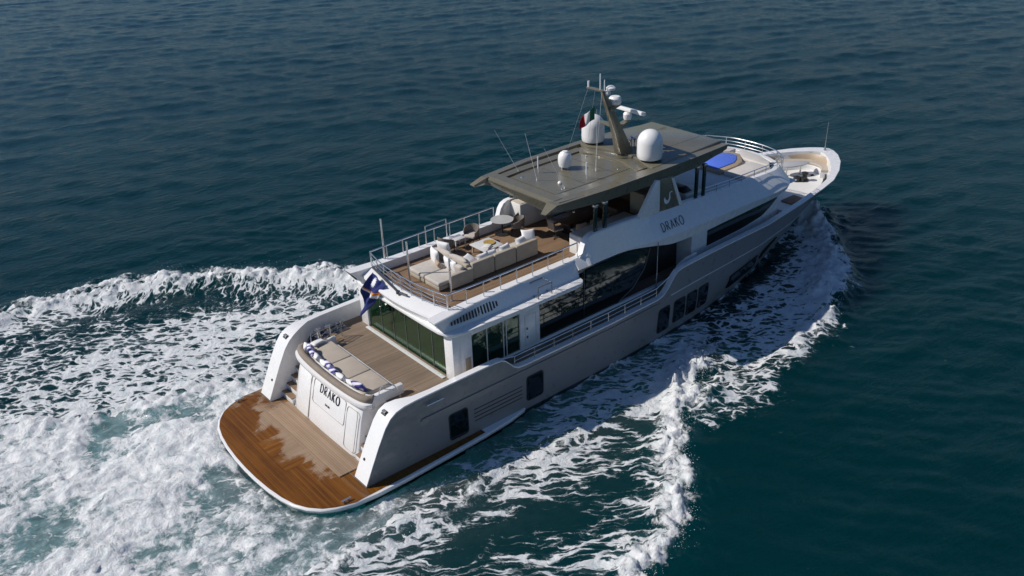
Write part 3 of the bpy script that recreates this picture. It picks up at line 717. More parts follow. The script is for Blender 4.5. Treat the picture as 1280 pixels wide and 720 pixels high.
# ---------------------------------------------------------------- hardtop
ht = MB()
def htr(x): return lerp_tab([(10.75, 2.62), (13, 2.85), (17, 2.95), (20, 2.85), (22.5, 2.62)], x)
S = []
for x in (11.2, 13, 15, 17, 19, 21, 22.4):
    w = htr(x)
    S.append([(x, -w+0.12, 7.50), (x, -w+0.26, 7.86), (x, w-0.26, 7.86), (x, w, 7.50), (x, w-0.5, 7.36), (x, -w+0.5, 7.36)])
S[0] = [(11.0, -2.6, 7.58), (11.3, -2.36, 7.84), (11.3, 2.30, 7.84), (11.15, 2.3, 7.62), (11.5, 2.0, 7.50), (11.5, -2.1, 7.50)]
hto = ht.loft(S).build('hardtop', 'taupe', Y, ang=20)
# raised rim, recessed centre: built from plates
for sg in (1, -1):
    S = []
    for x, w, z, zo in ((10.7, 2.56, 7.66, 7.62), (11.25, 2.64, 7.93, 7.56), (14, 2.92, 7.98, 7.44), (17.6, 2.98, 8.0, 7.40), (20, 2.90, 7.98, 7.42), (22.55, 2.64, 7.90, 7.64)):
        i = 0.05 if x < 11 else 0.36
        S.append([(x, sg*(w-0.06 if sg < 0 else w), zo), (x, sg*(w-0.22 if x > 11 and sg > 0 else w), z), (x, sg*(w-0.22-i), z), (x, sg*(w-0.22-i-0.04), (z-0.16 if sg > 0 else z-0.02) if x > 11 else z-0.03), (x, sg*(w-0.35), zo-0.02)])
    MB().loft(S).build('side_rim', 'taupe', hto, ang=15)
band = MB()
rimy = lambda x: htr(x)-0.80
for sg in (1, -1):
    S = []
    for x in (11.5, 13, 15, 17.0):
        y1 = rimy(x) if sg > 0 else htr(x)-0.2; y0 = y1-0.38 if sg > 0 else rimy(x)-0.4
        S.append([(x, sg*y1, 7.82), (x, sg*y1, 7.96), (x, sg*y0, 7.93 if sg > 0 else 7.875), (x, sg*y0, 7.82)])
    MB().loft(S).build('roof_band', 'taupe', hto, ang=20)
S = [[(x, y, z) for y, z in ((-2.25, 7.84), (-2.2, zz), (2.2, zz), (2.25, 7.84))] for x, zz in ((11.32, 7.87), (11.5, 7.95), (11.95, 7.96), (12.05, 7.87))]
MB().loft(S).build('roof_band', 'taupe', hto, ang=20)
# forward step between the domes, curved in plan
cur = smooth_path([(17.5, 2.5, 0), (17.35, 1.9, 0), (17.7, 1.0, 0), (17.85, 0, 0), (17.75, -1.0, 0), (17.45, -1.8, 0), (17.2, -2.55, 0)], 5)
pl = [(p.x, p.y) for p in cur] + [(22.5, -2.25), (22.5, 2.25)]
MB().prism(pl, 7.84, 8.03).build('dome_deck', 'taupe', hto, bevel=0.05)
pl = [(p.x-0.55-0.25*(1-abs(p.y)/2.6), p.y*0.84) for p in cur] + [(p.x+0.1, p.y*0.84) for p in cur[::-1]]
MB().prism(pl, 7.84, 7.94).build('dome_deck_lip', 'taupe', hto, bevel=0.03)
MB().box(12.2, 17.0, -1.55, 1.4, 7.865, 7.875).build('roof_panel', 'taupe', hto)
for x in (14.0, 15.9): MB().box(x-0.008, x+0.008, -1.5, 1.35, 7.876, 7.879).build('panel_joint', 'gloom', hto)
for y in (-1.1, 1.1): MB().box(18.4, 22.3, y-0.008, y+0.008, 8.031, 8.034).build('panel_joint', 'gloom', hto)
for x, y in ((12.6, 1.15), (12.9, -1.2), (16.6, 1.1), (16.4, -1.2)): MB().lathe([(0, 0), (0.07, 0), (0.06, 0.03), (0, 0.035)], (x, y, 7.876), 12).build('roof_fitting', 'steel', hto)
# soffit lamps and struts
for x in (12.3, 14.6, 16.0):
    MB().lathe([(0, 0), (0.06, 0), (0.05, -0.05), (0, -0.06)], (x, -2.55, 7.36), 10).build('downlight', 'steel', hto)
for sg in (1, -1):
    for x in (13.3, 13.88, 20.05, 20.6):
        p = MB().box(x-0.09, x+0.09, sg*2.84-0.05, sg*2.84+0.05, 5.85 if x > 18 else 6.15, 7.42).build('roof_pillar', 'glass_pane', Y, bevel=0.01)
        MB().box(x-0.10, x+0.10, sg*2.84-0.10, sg*2.84+0.10, 7.34, 7.46).build('pillar_cap', 'steel', p, bevel=0.02)
    # pylon: taupe panel between two white fins
    p = MB().prism([(17.2, 5.95), (18.75, 5.92), (18.2, 7.5), (17.1, 7.6)], sg*2.90-0.09, sg*2.90+0.09, 'y').build('pylon', 'taupe', Y, bevel=0.02)
    MB().prism([(15.85, 6.05), (17.24, 6.0), (17.2, 7.58), (16.95, 7.62)], sg*2.96-0.10, sg*2.96+0.10, 'y').build('pylon_fin', 'white', p, bevel=0.02)
    MB().prism([(18.68, 5.92), (18.88, 5.9), (18.18, 7.42), (18.02, 7.48)], sg*2.96-0.10, sg*2.96+0.10, 'y').build('pylon_fin', 'white', p, bevel=0.02)
    # swan-like emblem
    e = MB(); yy = sg*3.0
    e.tube([(18.02, yy, 6.40), (17.92, yy, 6.30), (17.76, yy, 6.30), (17.62, yy, 6.42), (17.52, yy, 6.62), (17.56, yy, 6.74)], [0.05, 0.10, 0.13, 0.12, 0.07, 0.015], 8)
    e.tube([(17.96, yy, 6.36), (18.06, yy, 6.54), (18.03, yy, 6.78), (18.05, yy, 6.92), (18.16, yy, 6.98), (18.34, yy, 6.92)], [0.10, 0.08, 0.055, 0.05, 0.045, 0.01], 8)
    for v_ in range(len(e.v)):
        x_, y_, z_ = e.v[v_]; e.v[v_] = (17.88+(x_-17.92)*0.68, yy + (y_-yy)*0.12, 6.55+(z_-6.62)*0.68)
    e.build('emblem', 'logo_white', p)

# domes, mast, antennas on the hardtop
def dome(x, y, z, r, h, name='satellite_dome'):
    o = MB().lathe([(0, 0.12), (r*0.93, 0.12), (r*0.98, 0.2)] + [(r*(1.0-0.02*t), 0.2+(h-r-0.2)*t) for t in (0.3, 0.6, 1.0)] + [(r*0.98*math.cos(R(a)), h-r+r*math.sin(R(a))) for a in (12, 25, 38, 50, 62, 74, 84)] + [(0, h)], n=40).build(name, 'radome_white', Y, loc=(x, y, z), ang=60)
    MB().lathe([(0, 0), (r*0.45, 0), (r*0.45, 0.13), (0, 0.13)], n=20).build('dome_base', 'rubber', o)
    return o
dome(17.95, 2.0, 8.03, 0.57, 1.42); dome(17.95, -1.7, 8.03, 0.60, 1.46)
o = MB().lathe([(0, 0.14), (0.27, 0.14), (0.315, 0.3), (0.325, 0.5), (0.30, 0.66), (0.22, 0.78), (0.14, 0.82), (0.13, 0.85), (0, 0.86)], n=28).build('satellite_dome', 'radome_white', Y, loc=(14.7, 0.55, 7.87), ang=60)
f = MB()
for k in range(4): f.box(0.17*math.cos(k*PI/2)-0.03, 0.17*math.cos(k*PI/2)+0.03, 0.17*math.sin(k*PI/2)-0.03, 0.17*math.sin(k*PI/2)+0.03, 0, 0.16)
f.build('dome_feet', 'steel', o)
def whip(x, y, dx, dy, L, r=0.014, mat='radome_white'):
    w = MB(); w.lathe([(0, 0), (0.03, 0), (0.022, 0.12), (0, 0.14)], n=8); w.tube([(0, 0, 0.05), (dx, dy, L)], [r, r*0.4], 5)
    return w.build('whip_antenna', mat, Y, loc=(x, y, 7.87))
whip(12.9, 1.75, -0.85, 0.55, 2.05); whip(12.75, 0.30, -0.45, 0.20, 2.25); whip(12.95, -1.30, -0.75, 0.45, 1.9); whip(15.45, -0.72, 0.02, 0.0, 2.9, 0.01)
for x, y in ((13.45, 1.0), (14.42, -1.15)):
    w = MB(); w.tube([(0, 0, 0), (0, 0, 0.25)], 0.012, 5); w.tube([(0, 0, 0.22), (0, 0, 0.78)], 0.032, 8)
    w.build('stub_antenna', 'radome_white', Y, loc=(x, y, 7.87))
MB().lathe([(0, 0), (0.09, 0), (0.10, 0.06), (0.05, 0.12), (0, 0.13)], n=14).build('gps_antenna', 'radome_white', Y, loc=(13.2, -0.72, 7.87))

# mast raked aft
def msec(x, z, hx, hy): return [(x-hx, -hy, z), (x+hx, -hy, z), (x+hx, hy, z), (x-hx, hy, z)]
mb = MB(); mb.loft([msec(18.02, 8.0, 0.42, 0.24), msec(17.62, 9.0, 0.28, 0.17), msec(16.95, 10.4, 0.17, 0.11), msec(16.55, 11.25, 0.10, 0.08)])
mast = mb.build('mast', 'taupe', Y, bevel=0.03)
MB().prism([(17.45, 9.22), (17.55, 9.38), (18.25, 9.55), (18.3, 9.46), (17.8, 9.26)], -0.16, 0.16, 'y').build('mast_bracket', 'taupe', mast, bevel=0.02)
MB().prism([(16.95, 10.22), (16.9, 10.40), (17.55, 10.46), (17.6, 10.36)], -0.16, 0.16, 'y').build('mast_bracket', 'taupe', mast, bevel=0.02)
MB().box(17.4, 17.7, 0.05, 1.15, 9.30, 9.40).build('mast_arm', 'taupe', mast, bevel=0.02)
MB().box(16.45, 16.62, -0.1, 0.95, 11.20, 11.28).build('yardarm', 'taupe', mast, bevel=0.01)
ra = MB().lathe([(0, 0), (0.16, 0), (0.20, 0.1), (0.20, 0.28), (0.14, 0.36), (0, 0.38)], n=20).build('radar_pedestal', 'radome_white', mast, loc=(18.2, -0.02, 9.55))
rb = MB(); rb.prism([(-0.09, -0.07), (0.09, -0.07), (0.07, 0.09), (-0.07, 0.09)], -1.12, 1.12, 'y'); rb2 = rb.build('radar_scanner', 'radome_white', mast, bevel=0.02)
rb2.location = (18.2, -0.02, 10.02); rb2.rotation_euler.z = R(-2)
MB().lathe([(0, 0), (0.25, 0.0), (0.29, 0.06), (0.29, 0.28), (0.22, 0.36), (0, 0.38)], n=24).build('dome_radar', 'radome_white', mast, loc=(17.35, -0.02, 10.47))
hc = MB(); hc.lathe([(0, 0), (0.11, 0), (0.13, 0.1), (0.10, 0.2), (0, 0.24)], (16.72, -0.16, 11.05), 14); hc.lathe([(0, 0), (0.2, 0.02), (0.22, 0.12), (0.12, 0.2), (0, 0.21)], (16.85, -0.22, 11.25), 16); hc.build('camera_head', 'radome_white', mast)
for x, y, h, r_ in ((16.5, 0.1, 0.75, 0.028), (16.55, -0.12, 0.5, 0.024), (16.5, 0.85, 0.3, 0.05)): MB().tube([(x, y, 11.25), (x, y, 11.25+h)], r_, 8).build('mast_light', 'radome_white', mast)
ha = MB()
for a, b2 in (((16.52, 0.9, 11.2), (16.1, 1.9, 8.0)), ((16.52, 0.45, 11.2), (16.4, 0.75, 8.9)), ((16.5, -0.02, 11.3), (15.4, -0.7, 7.9))): ha.tube([a, b2], 0.008, 4)
ha.build('halyard', 'white_matte', mast)
hn = MB()
for k, (x, y, z) in enumerate(((18.55, 0.12, 8.42), (18.62, -0.12, 8.5), (18.75, -0.3, 8.35), (18.6, 0.3, 8.3), (18.5, -0.05, 8.62))):
    hn.lathe([(0.03, 0), (0.05, 0.12), (0.11, 0.2), (0.0, 0.16)], (x, y, z-0.15), 12); hn.tube([(x, y, 8.0), (x, y, z)], 0.02, 5)
hn.build('horn_cluster', 'steel', mast)

# ---------------------------------------------------------------- bow
bd = []
for x in (28.0, 29.5, 31, 32.5, 33.6, 34.6, 35.3, 35.7): bd.append((x, max(hull_y(min(x, 35.3), 2.6)-0.08, 0.05)))
MB().prism([(x, -y) for x, y in bd] + [(x, y) for x, y in bd[::-1]], 2.6, 2.80).build('bow_deck', 'white_matte', Y)
# U-shaped seat along the port bow and the stem
so = [(30.6, 2.95), (32.0, 2.68), (33.3, 2.10), (34.4, 1.35), (35.05, 0.5), (35.1, -0.35), (34.7, -1.15), (34.1, -1.65)]
si = [(30.6, 2.25), (31.8, 2.0), (32.9, 1.45), (33.9, 0.75), (34.35, 0.2), (34.4, -0.3), (34.2, -0.75), (33.7, -1.1)]
po = smooth_path([(x, y, 0) for x, y in so], 4); pi = smooth_path([(x, y, 0) for x, y in si], 4)
MB().loft([ringsec(p, q, [(0.6, 2.79), (0.12, 3.16), (0.9, 3.16), (1.0, 3.12), (1.0, 2.8)]) for p, q in zip(po, pi)]).build('bow_seat_base', 'white', Y, ang=40)
MB().loft([ringsec(p, q, [(0.24, 3.165), (0.24, 3.30), (0.9, 3.30), (0.97, 3.24), (0.95, 3.165)]) for p, q in zip(po, pi)]).build('bow_seat_cushion', 'pad_tan', Y, ang=40)
MB().loft([ringsec(p, q, [(0.0, 3.17), (-0.10, 3.60), (0.04, 3.64), (0.2, 3.5), (0.24, 3.17)]) for p, q in zip(po, pi)]).build('bow_seat_back', 'wall_tan', Y, ang=40)
js = MB(); js.lathe([(0, 0), (0.09, 0), (0.05, 0.2), (0.028, 0.3), (0, 0.32)], n=10); js.tube([(0, 0, 0.2), (0.05, 0, 1.75)], [0.03, 0.02], 6); js.build('jackstaff', 'steel', Y, loc=(35.75, 0.0, 3.76))
def windlass(x, y):
    w = MB(); w.lathe([(0, 0), (0.26, 0), (0.26, 0.08), (0.16, 0.14), (0.13, 0.30), (0.20, 0.42), (0.20, 0.50), (0.0, 0.54)], n=20); w.box(-0.35, 0.1, -0.12, 0.12, 0, 0.26); w.lathe([(0, 0), (0.2, 0), (0.2, 0.3), (0, 0.34)], (-0.42, 0.25, 0), 16)
    w.build('anchor_windlass', 'black_metal', Y, loc=(x, y, 2.80), bevel=0.01)
windlass(32.75, -0.7)
for x, y in ((32.2, -2.25), (31.6, -2.45), (33.9, -1.45)):
    c = MB()
    for dx in (-0.14, 0.14): c.lathe([(0, 0), (0.06, 0), (0.05, 0.26), (0.08, 0.29), (0, 0.32)], (dx, 0, 0), 10)
    c.box(-0.26, 0.26, -0.08, 0.08, 0, 0.03); c.build('bow_bollard', 'chrome_dark', Y, loc=(x, y, 2.80))
MB().lathe([(0, 0), (0.12, 0), (0.10, 0.05), (0, 0.06)], n=14).build('deck_hatch', 'rubber', Y, loc=(33.8, -0.55, 2.80))
MB().box(29.0, 30.2, -2.45, -1.7, 2.62, 2.9).build('side_deck_step', 'teak_warm', Y, bevel=0.02)

# ---------------------------------------------------------------- lettering: strokes of a thin geometric face
GL = {'D': [[(0, 0), (0, 1), (0.28, 1), (0.5, 0.88), (0.62, 0.66), (0.64, 0.5), (0.62, 0.34), (0.5, 0.12), (0.28, 0), (0, 0)]],
      'R': [[(0, 0), (0, 1), (0.3, 1), (0.46, 0.93), (0.5, 0.77), (0.46, 0.6), (0.3, 0.52), (0, 0.52)], [(0.24, 0.52), (0.54, 0)]],
      'A': [[(0, 0), (0.34, 1), (0.68, 0)], [(0.13, 0.36), (0.55, 0.36)]],
      'K': [[(0, 0), (0, 1)], [(0.52, 1), (0.02, 0.48)], [(0.17, 0.62), (0.56, 0)]],
      'O': [[(0.42+0.42*math.cos(2*PI*k/18), 0.5+0.52*math.sin(2*PI*k/18)) for k in range(19)]],
      'B': [[(0, 0), (0, 1), (0.3, 1), (0.44, 0.9), (0.44, 0.65), (0.3, 0.54), (0, 0.54)], [(0.3, 0.54), (0.5, 0.42), (0.5, 0.13), (0.34, 0), (0, 0)]],
      'I': [[(0.05, 0), (0.05, 1)]], 'N': [[(0, 0), (0, 1), (0.58, 0), (0.58, 1)]]}
WD = {'D': 0.64, 'R': 0.54, 'A': 0.68, 'K': 0.56, 'O': 0.84, 'B': 0.5, 'I': 0.1, 'N': 0.58}
def lettering(name, text, at, h, gap, width, parent, r=0.045, mat='lettering'):
    """at(u, v) -> point on the surface; u in metres along the text"""
    tot = sum(WD[c] for c in text)*h*width + gap*(len(text)-1); u = -tot/2; mbx = MB()
    for c in text:
        for st_ in GL[c]: mbx.tube([at(u+p[0]*h*width, p[1]*h) for p in st_], r*h, 4)
        u += WD[c]*h*width+gap
    return mbx.build(name, mat, parent, smooth=False)
lettering('name_lettering', 'DRAKO', lambda u, v: (tx(1.93+v, 0.004)+0.0, -(u+0.32), 1.95+v), 0.33, 0.12, 0.9, tro, 0.07)
lettering('port_lettering', 'BIKINI', lambda u, v: (tx(1.55+v, 0.004), -(u+0.22), 1.55+v), 0.085, 0.035, 1.0, tro, 0.09)
def fas(u, v):
    x = 17.84+u; z = 5.19+v; t = (z-4.92)/(5.97-4.92); return (x, -(3.625*(1-t)+2.99*t+0.010), z)
lettering('name_lettering', 'DRAKO', fas, 0.35, 0.12, 0.88, Y, 0.055)

# ================================================================ loose things on the decks
UD = 4.957
# --- sofas of the upper deck
GS = 'sofa sections on the upper deck'
def sofa_section(name, label, cat, loc, L, W, back=None, seat_h=0.42, group=None, rz=0, end=None):
    """seat L along x, W along y (local, corner at 0,0)"""
    t = thing(name, label, cat, loc, rz, group)
    MB().box(0.02, L-0.02, 0.02, W-0.02, 0.05, 0.22).build('base', 'sofa_side', t, bevel=0.03)
    MB().box(0, L, 0.0, W, 0.225, seat_h).build('seat_cushion', 'fabric_grey', t, bevel=0.07, seg=3)
    if back == 'y0': MB().box(0, L, -0.22, -0.01, 0.05, 0.80).build('backrest', 'sofa_side', t, bevel=0.045, seg=3)
    if back == 'x1': MB().box(L+0.01, L+0.22, 0, W, 0.05, 0.76).build('backrest', 'sofa_side', t, bevel=0.045, seg=3)
    if end == 'y0': MB().box(L-0.95, L+0.2, -0.24, -0.02, 0.05, 0.66).build('armrest', 'sofa_side', t, bevel=0.045, seg=3)
    f = MB()
    for x in (0.1, L-0.1):
        for y in (0.1, W-0.1): f.box(x-0.03, x+0.03, y-0.03, y+0.03, 0, 0.06)
    f.build('feet', 'black_metal', t)
    return t
sofa_section('daybed', 'padded beige daybed nearest the awning pole by the aft rail, starboard half of the pair', 'daybed', (6.30, -0.78, UD), 1.45, 1.05, 'x1', end='y0')
sofa_section('daybed', 'padded beige daybed beside the other daybed, port half of the pair', 'daybed', (6.30, 0.29, UD), 1.45, 1.15, 'x1')
sofa_section('corner_sofa', 'beige corner sofa section with white cushions next to the daybeds', 'sofa', (8.0, -0.70, UD), 1.18, 0.95, 'y0')
sofa_section('sofa', 'middle beige sofa section in the row facing the coffee table', 'sofa', (9.22, -0.70, UD), 1.18, 0.95, 'y0')
sofa_section('sofa', 'beige sofa section at the forward end of the row nearest the dining table', 'sofa', (10.44, -0.70, UD), 1.22, 0.95, 'y0')
def pil(label, loc, w, h, t, rot, mat='pillow_white', group=None):
    k_ = 1.0 if loc[0] < 4 else 1.18
    o = MB().pillow(w*k_, h*k_, t*k_, rotm((0, 0, 0), *rot)).build('cushion', mat, None, label=label, cat='cushion', loc=loc, ang=60, group=group, weld=True)
    return o
pil('large white cushion leaning on the port daybed backrest', (7.50, 1.12, UD+0.66), 0.62, 0.62, 0.2, (90, 0, 78))
pil('white cushion standing on the port side behind the daybed backrest', (8.10, 1.25, UD+0.80), 0.60, 0.60, 0.2, (75, 0, 110))
pil('white cushion in front of the daybed backrest, second from the starboard armrest', (7.50, 0.12, UD+0.64), 0.52, 0.52, 0.2, (78, 0, 80))
pil('white cushion in front of the daybed backrest, beside the beige bolster', (7.52, -0.22, UD+0.63), 0.50, 0.50, 0.2, (78, 0, 86))
pil('beige cushion at the starboard end of the daybed backrest', (7.55, -0.58, UD+0.60), 0.55, 0.48, 0.22, (75, 0, 92), 'fabric_grey')
pil('small tan patterned cushion lying on the daybed', (7.28, 0.55, UD+0.52), 0.46, 0.30, 0.17, (60, 0, 70), 'pillow_tan')
pil('long beige bolster over the port daybed backrest', (7.95, 0.98, UD+0.70), 0.95, 0.36, 0.24, (40, 0, 95), 'fabric_grey')
pil('long beige bolster over the starboard daybed backrest', (7.98, -0.05, UD+0.72), 1.0, 0.36, 0.24, (40, 0, 95), 'fabric_grey')
pil('white cushion lying in the corner of the corner sofa', (8.45, -0.05, UD+0.55), 0.58, 0.50, 0.2, (25, 0, 20))
pil('white cushion against the corner sofa backrest', (8.80, -0.62, UD+0.66), 0.56, 0.48, 0.2, (70, 0, 4))
pil('white cushion in the gap between corner and middle sofa sections', (9.25, -0.60, UD+0.66), 0.54, 0.46, 0.2, (68, 0, -6))
pil('white cushion leaning on the middle sofa section backrest', (10.05, -0.60, UD+0.68), 0.56, 0.46, 0.2, (66, 0, 8))
pil('upper white cushion of the pile on the forward sofa section', (11.45, -0.52, UD+0.90), 0.55, 0.5, 0.2, (62, 0, -30))
pil('lower white cushion of the pile on the forward sofa section', (11.05, -0.55, UD+0.70), 0.6, 0.5, 0.22, (60, 0, 12))

t = thing('coffee_table', 'low square white coffee table between sofa and chairs', 'coffee table', (10.22, 0.95, UD))
MB().box(-0.56, 0.56, -0.54, 0.54, 0.34, 0.40).build('tabletop', 'stone', t, bevel=0.015)
for sx_ in (-1, 1):
    for sy_ in (-1, 1): MB().box(sx_*0.45-0.03, sx_*0.45+0.03, sy_*0.43-0.03, sy_*0.43+0.03, 0, 0.335).build('leg', 'wall_tan', t)
MB().lathe([(0, 0), (0.2, 0), (0.27, 0.05), (0.24, 0.05), (0.0, 0.02)], n=20).build('bowl', 'gold', None, label='shallow golden bowl on the white coffee table', cat='bowl', loc=(10.38, 0.95, UD+0.402))
b_ = MB(); b_.box(-0.22, 0.22, -0.16, 0.16, 0, 0.045, rz=0.4); b_.box(-0.19, 0.19, -0.14, 0.14, 0.05, 0.085, rz=0.5)
b_.build('book_stack', 'white_matte', None, label='two white books stacked on the coffee table beside the golden bowl', cat='books', loc=(10.02, 0.66, UD+0.402), bevel=0.006)

def armchair(label, loc, rz, group='woven armchairs on the upper deck'):
    t = thing('armchair', label, 'chair', loc, rz, group)
    MB().box(-0.29, 0.29, -0.28, 0.28, 0.36, 0.47).build('seat', 'fabric_grey', t, bevel=0.04)
    S = []
    for k in range(13):
        a = R(-125+250*k/12); top = 0.86-0.24*(abs(k-6)/6)**2
        S.append([(-0.33*math.cos(a)*1.0, 0.34*math.sin(a), 0.40), (-0.37*math.cos(a), 0.38*math.sin(a), top), (-0.34*math.cos(a), 0.35*math.sin(a), top+0.01), (-0.30*math.cos(a), 0.31*math.sin(a), 0.40)])
    MB().loft(S).build('backrest', 'chair_weave', t, ang=50)
    for sx_ in (-1, 1):
        for sy_ in (-1, 1): MB().tube([(sx_*0.22, sy_*0.22, 0.38), (sx_*0.28, sy_*0.28, 0.0)], 0.018, 6).build('leg', 'black_metal', t)
    return t
AC = armchair('brown woven armchair by the port rail nearest the daybeds', (8.85, 2.15, UD), R(20))
dup(AC, (10.35, 2.20, UD), R(200), 'brown woven armchair by the port rail near the coffee table')
dup(AC, (12.55, 1.55, UD), R(140), 'brown woven armchair on the near side of the round grey table')
dup(AC, (13.0, 2.45, UD), R(185), 'brown woven armchair between the round grey table and the white cabinet')
t = thing('side_table', 'small square white side table between the two armchairs at the port rail', 'side table', (9.6, 2.28, UD))
MB().box(-0.3, 0.3, -0.25, 0.25, 0.46, 0.50).build('tabletop', 'stone', t, bevel=0.01)
for sx_ in (-1, 1):
    for sy_ in (-1, 1): MB().box(sx_*0.26-0.02, sx_*0.26+0.02, sy_*0.21-0.02, sy_*0.21+0.02, 0, 0.458).build('leg', 'white_matte', t)
t = thing('round_table', 'round grey pedestal table with black disc foot by the port rail', 'table', (12.05, 2.05, UD))
MB().lathe([(0, 0.70), (0.52, 0.70), (0.54, 0.715), (0.54, 0.73), (0, 0.74)], n=36).build('tabletop', 'table_grey', t)
MB().lathe([(0, 0), (0.05, 0), (0.045, 0.70), (0, 0.70)], n=12).build('pedestal', 'black_metal', t)
MB().lathe([(0, 0), (0.36, 0), (0.36, 0.03), (0.06, 0.06), (0, 0.06)], n=28).build('foot', 'black_metal', t)

t = thing('dining_table', 'long dark red-brown dining table in the shade of the hardtop', 'dining table', (14.95, -0.05, UD))
MB().box(-1.25, 1.25, -0.55, 0.55, 0.70, 0.76).build('tabletop', 'brown_wood', t, bevel=0.015)
for x in (-0.7, 0.7): MB().box(x-0.12, x+0.12, -0.3, 0.3, 0, 0.698).build('leg', 'black_metal', t, bevel=0.01)
def dchair(label, loc, rz):
    t = thing('dining_chair', label, 'chair', loc, rz, 'dining chairs under the hardtop')
    MB().box(-0.25, 0.25, -0.25, 0.25, 0.40, 0.48).build('seat', 'fabric_grey', t, bevel=0.03)
    MB().loft([[(-0.27-0.04*math.cos(PI*k/8-PI/2), -0.26+0.52*k/8, 0.44), (-0.33-0.04*math.cos(PI*k/8-PI/2), -0.27+0.54*k/8, 0.88), (-0.30-0.04*math.cos(PI*k/8-PI/2), -0.27+0.54*k/8, 0.88), (-0.23-0.04*math.cos(PI*k/8-PI/2), -0.26+0.52*k/8, 0.44)] for k in range(9)]).build('backrest', 'wall_tan', t, ang=50)
    MB().tube([(0, 0, 0.05), (0, 0, 0.40)], 0.03, 8).build('pedestal', 'black_metal', t)
    s_ = MB()
    for k in range(4): s_.tube([(0, 0, 0.06), (0.28*math.cos(k*PI/2+0.6), 0.28*math.sin(k*PI/2+0.6), 0.02)], 0.022, 6)
    s_.build('star_base', 'black_metal', t)
    return t
DC = dchair('beige dining chair at the aft head of the dark dining table', (13.55, -0.05, UD), R(-10))
for lab, x, y, a in (('beige dining chair at the aft end of the starboard side of the dining table', 14.15, -0.85, 80), ('beige dining chair in the middle of the starboard side of the dining table', 14.9, -0.9, 92),
                     ('beige dining chair at the forward end of the starboard side of the dining table', 15.65, -0.88, 100), ('beige dining chair at the aft end of the port side of the dining table', 14.2, 0.8, -88), ('beige dining chair at the forward end of the port side of the dining table', 15.5, 0.82, -95)):
    dup(DC, (x, y, UD), R(a), lab)

# --- aft deck scatter cushions along the padded roll
GC = [((1.52, 2.22, 2.97), 'white', (55, 0, 62), 0.44, 'white cushion at the port end of the aft sunpad'),
      ((1.56, 1.98, 3.00), 'blue', (62, 0, 66), 0.46, 'lavender striped cushion beside the white one at the port end of the aft sunpad'),
      ((1.50, 1.62, 2.95), 'blue', (50, 0, 75), 0.50, 'blue striped cushion lying flatter in the port group on the aft sunpad'),
      ((1.46, 1.28, 2.95), 'white', (58, 0, 80), 0.42, 'white cushion between the port and middle blue cushions on the aft sunpad'),
      ((1.42, 0.58, 2.95), 'white', (56, 0, 84), 0.44, 'white cushion on the port side of the middle pair on the aft sunpad'),
      ((1.47, 0.30, 2.99), 'blue', (60, 0, 86), 0.48, 'purple striped cushion in the middle of the aft sunpad'),
      ((1.42, -0.12, 2.94), 'blue', (54, 0, 92), 0.44, 'lavender cushion behind the middle of the aft sunpad'),
      ((1.42, -0.72, 2.94), 'white', (56, 0, 94), 0.44, 'white cushion between the middle and the starboard cushions of the aft sunpad'),
      ((1.46, -1.45, 2.97), 'white', (58, 0, 100), 0.44, 'white cushion in the starboard group of the aft sunpad'),
      ((1.55, -1.78, 3.00), 'blue', (58, 0, 108), 0.52, 'lavender striped cushion at the starboard end of the aft sunpad')]
for loc, c, rot, s_, lab in GC: pil(lab, loc, s_*1.2, s_*0.95, 0.24, rot, 'pillow_'+c)
MB().pillow(0.62, 0.34, 0.10, rotm((0, 0, 0), 0, 0, 10)).build('folded_towel', 'pillow_white', None, label='white folded towels on the port end of the aft sunpad', cat='towel', loc=(2.1, 2.45, 2.93), weld=True)

# --- bow table
t = thing('bow_table', 'pale grey boat shaped table in front of the bow seat', 'table', (33.1, 0.32, 2.80), R(-28))
MB().prism([(1.0*math.cos(2*PI*k/28), 0.46*math.sin(2*PI*k/28)*(1-0.25*math.cos(2*PI*k/28))) for k in range(28)], 0.66, 0.72).build('tabletop', 'table_grey', t, bevel=0.015)
for x in (-0.45, 0.45): MB().lathe([(0, 0), (0.16, 0), (0.05, 0.05), (0.05, 0.66), (0, 0.66)], n=14).build('pedestal', 'steel', t, loc=(x, 0, 0))

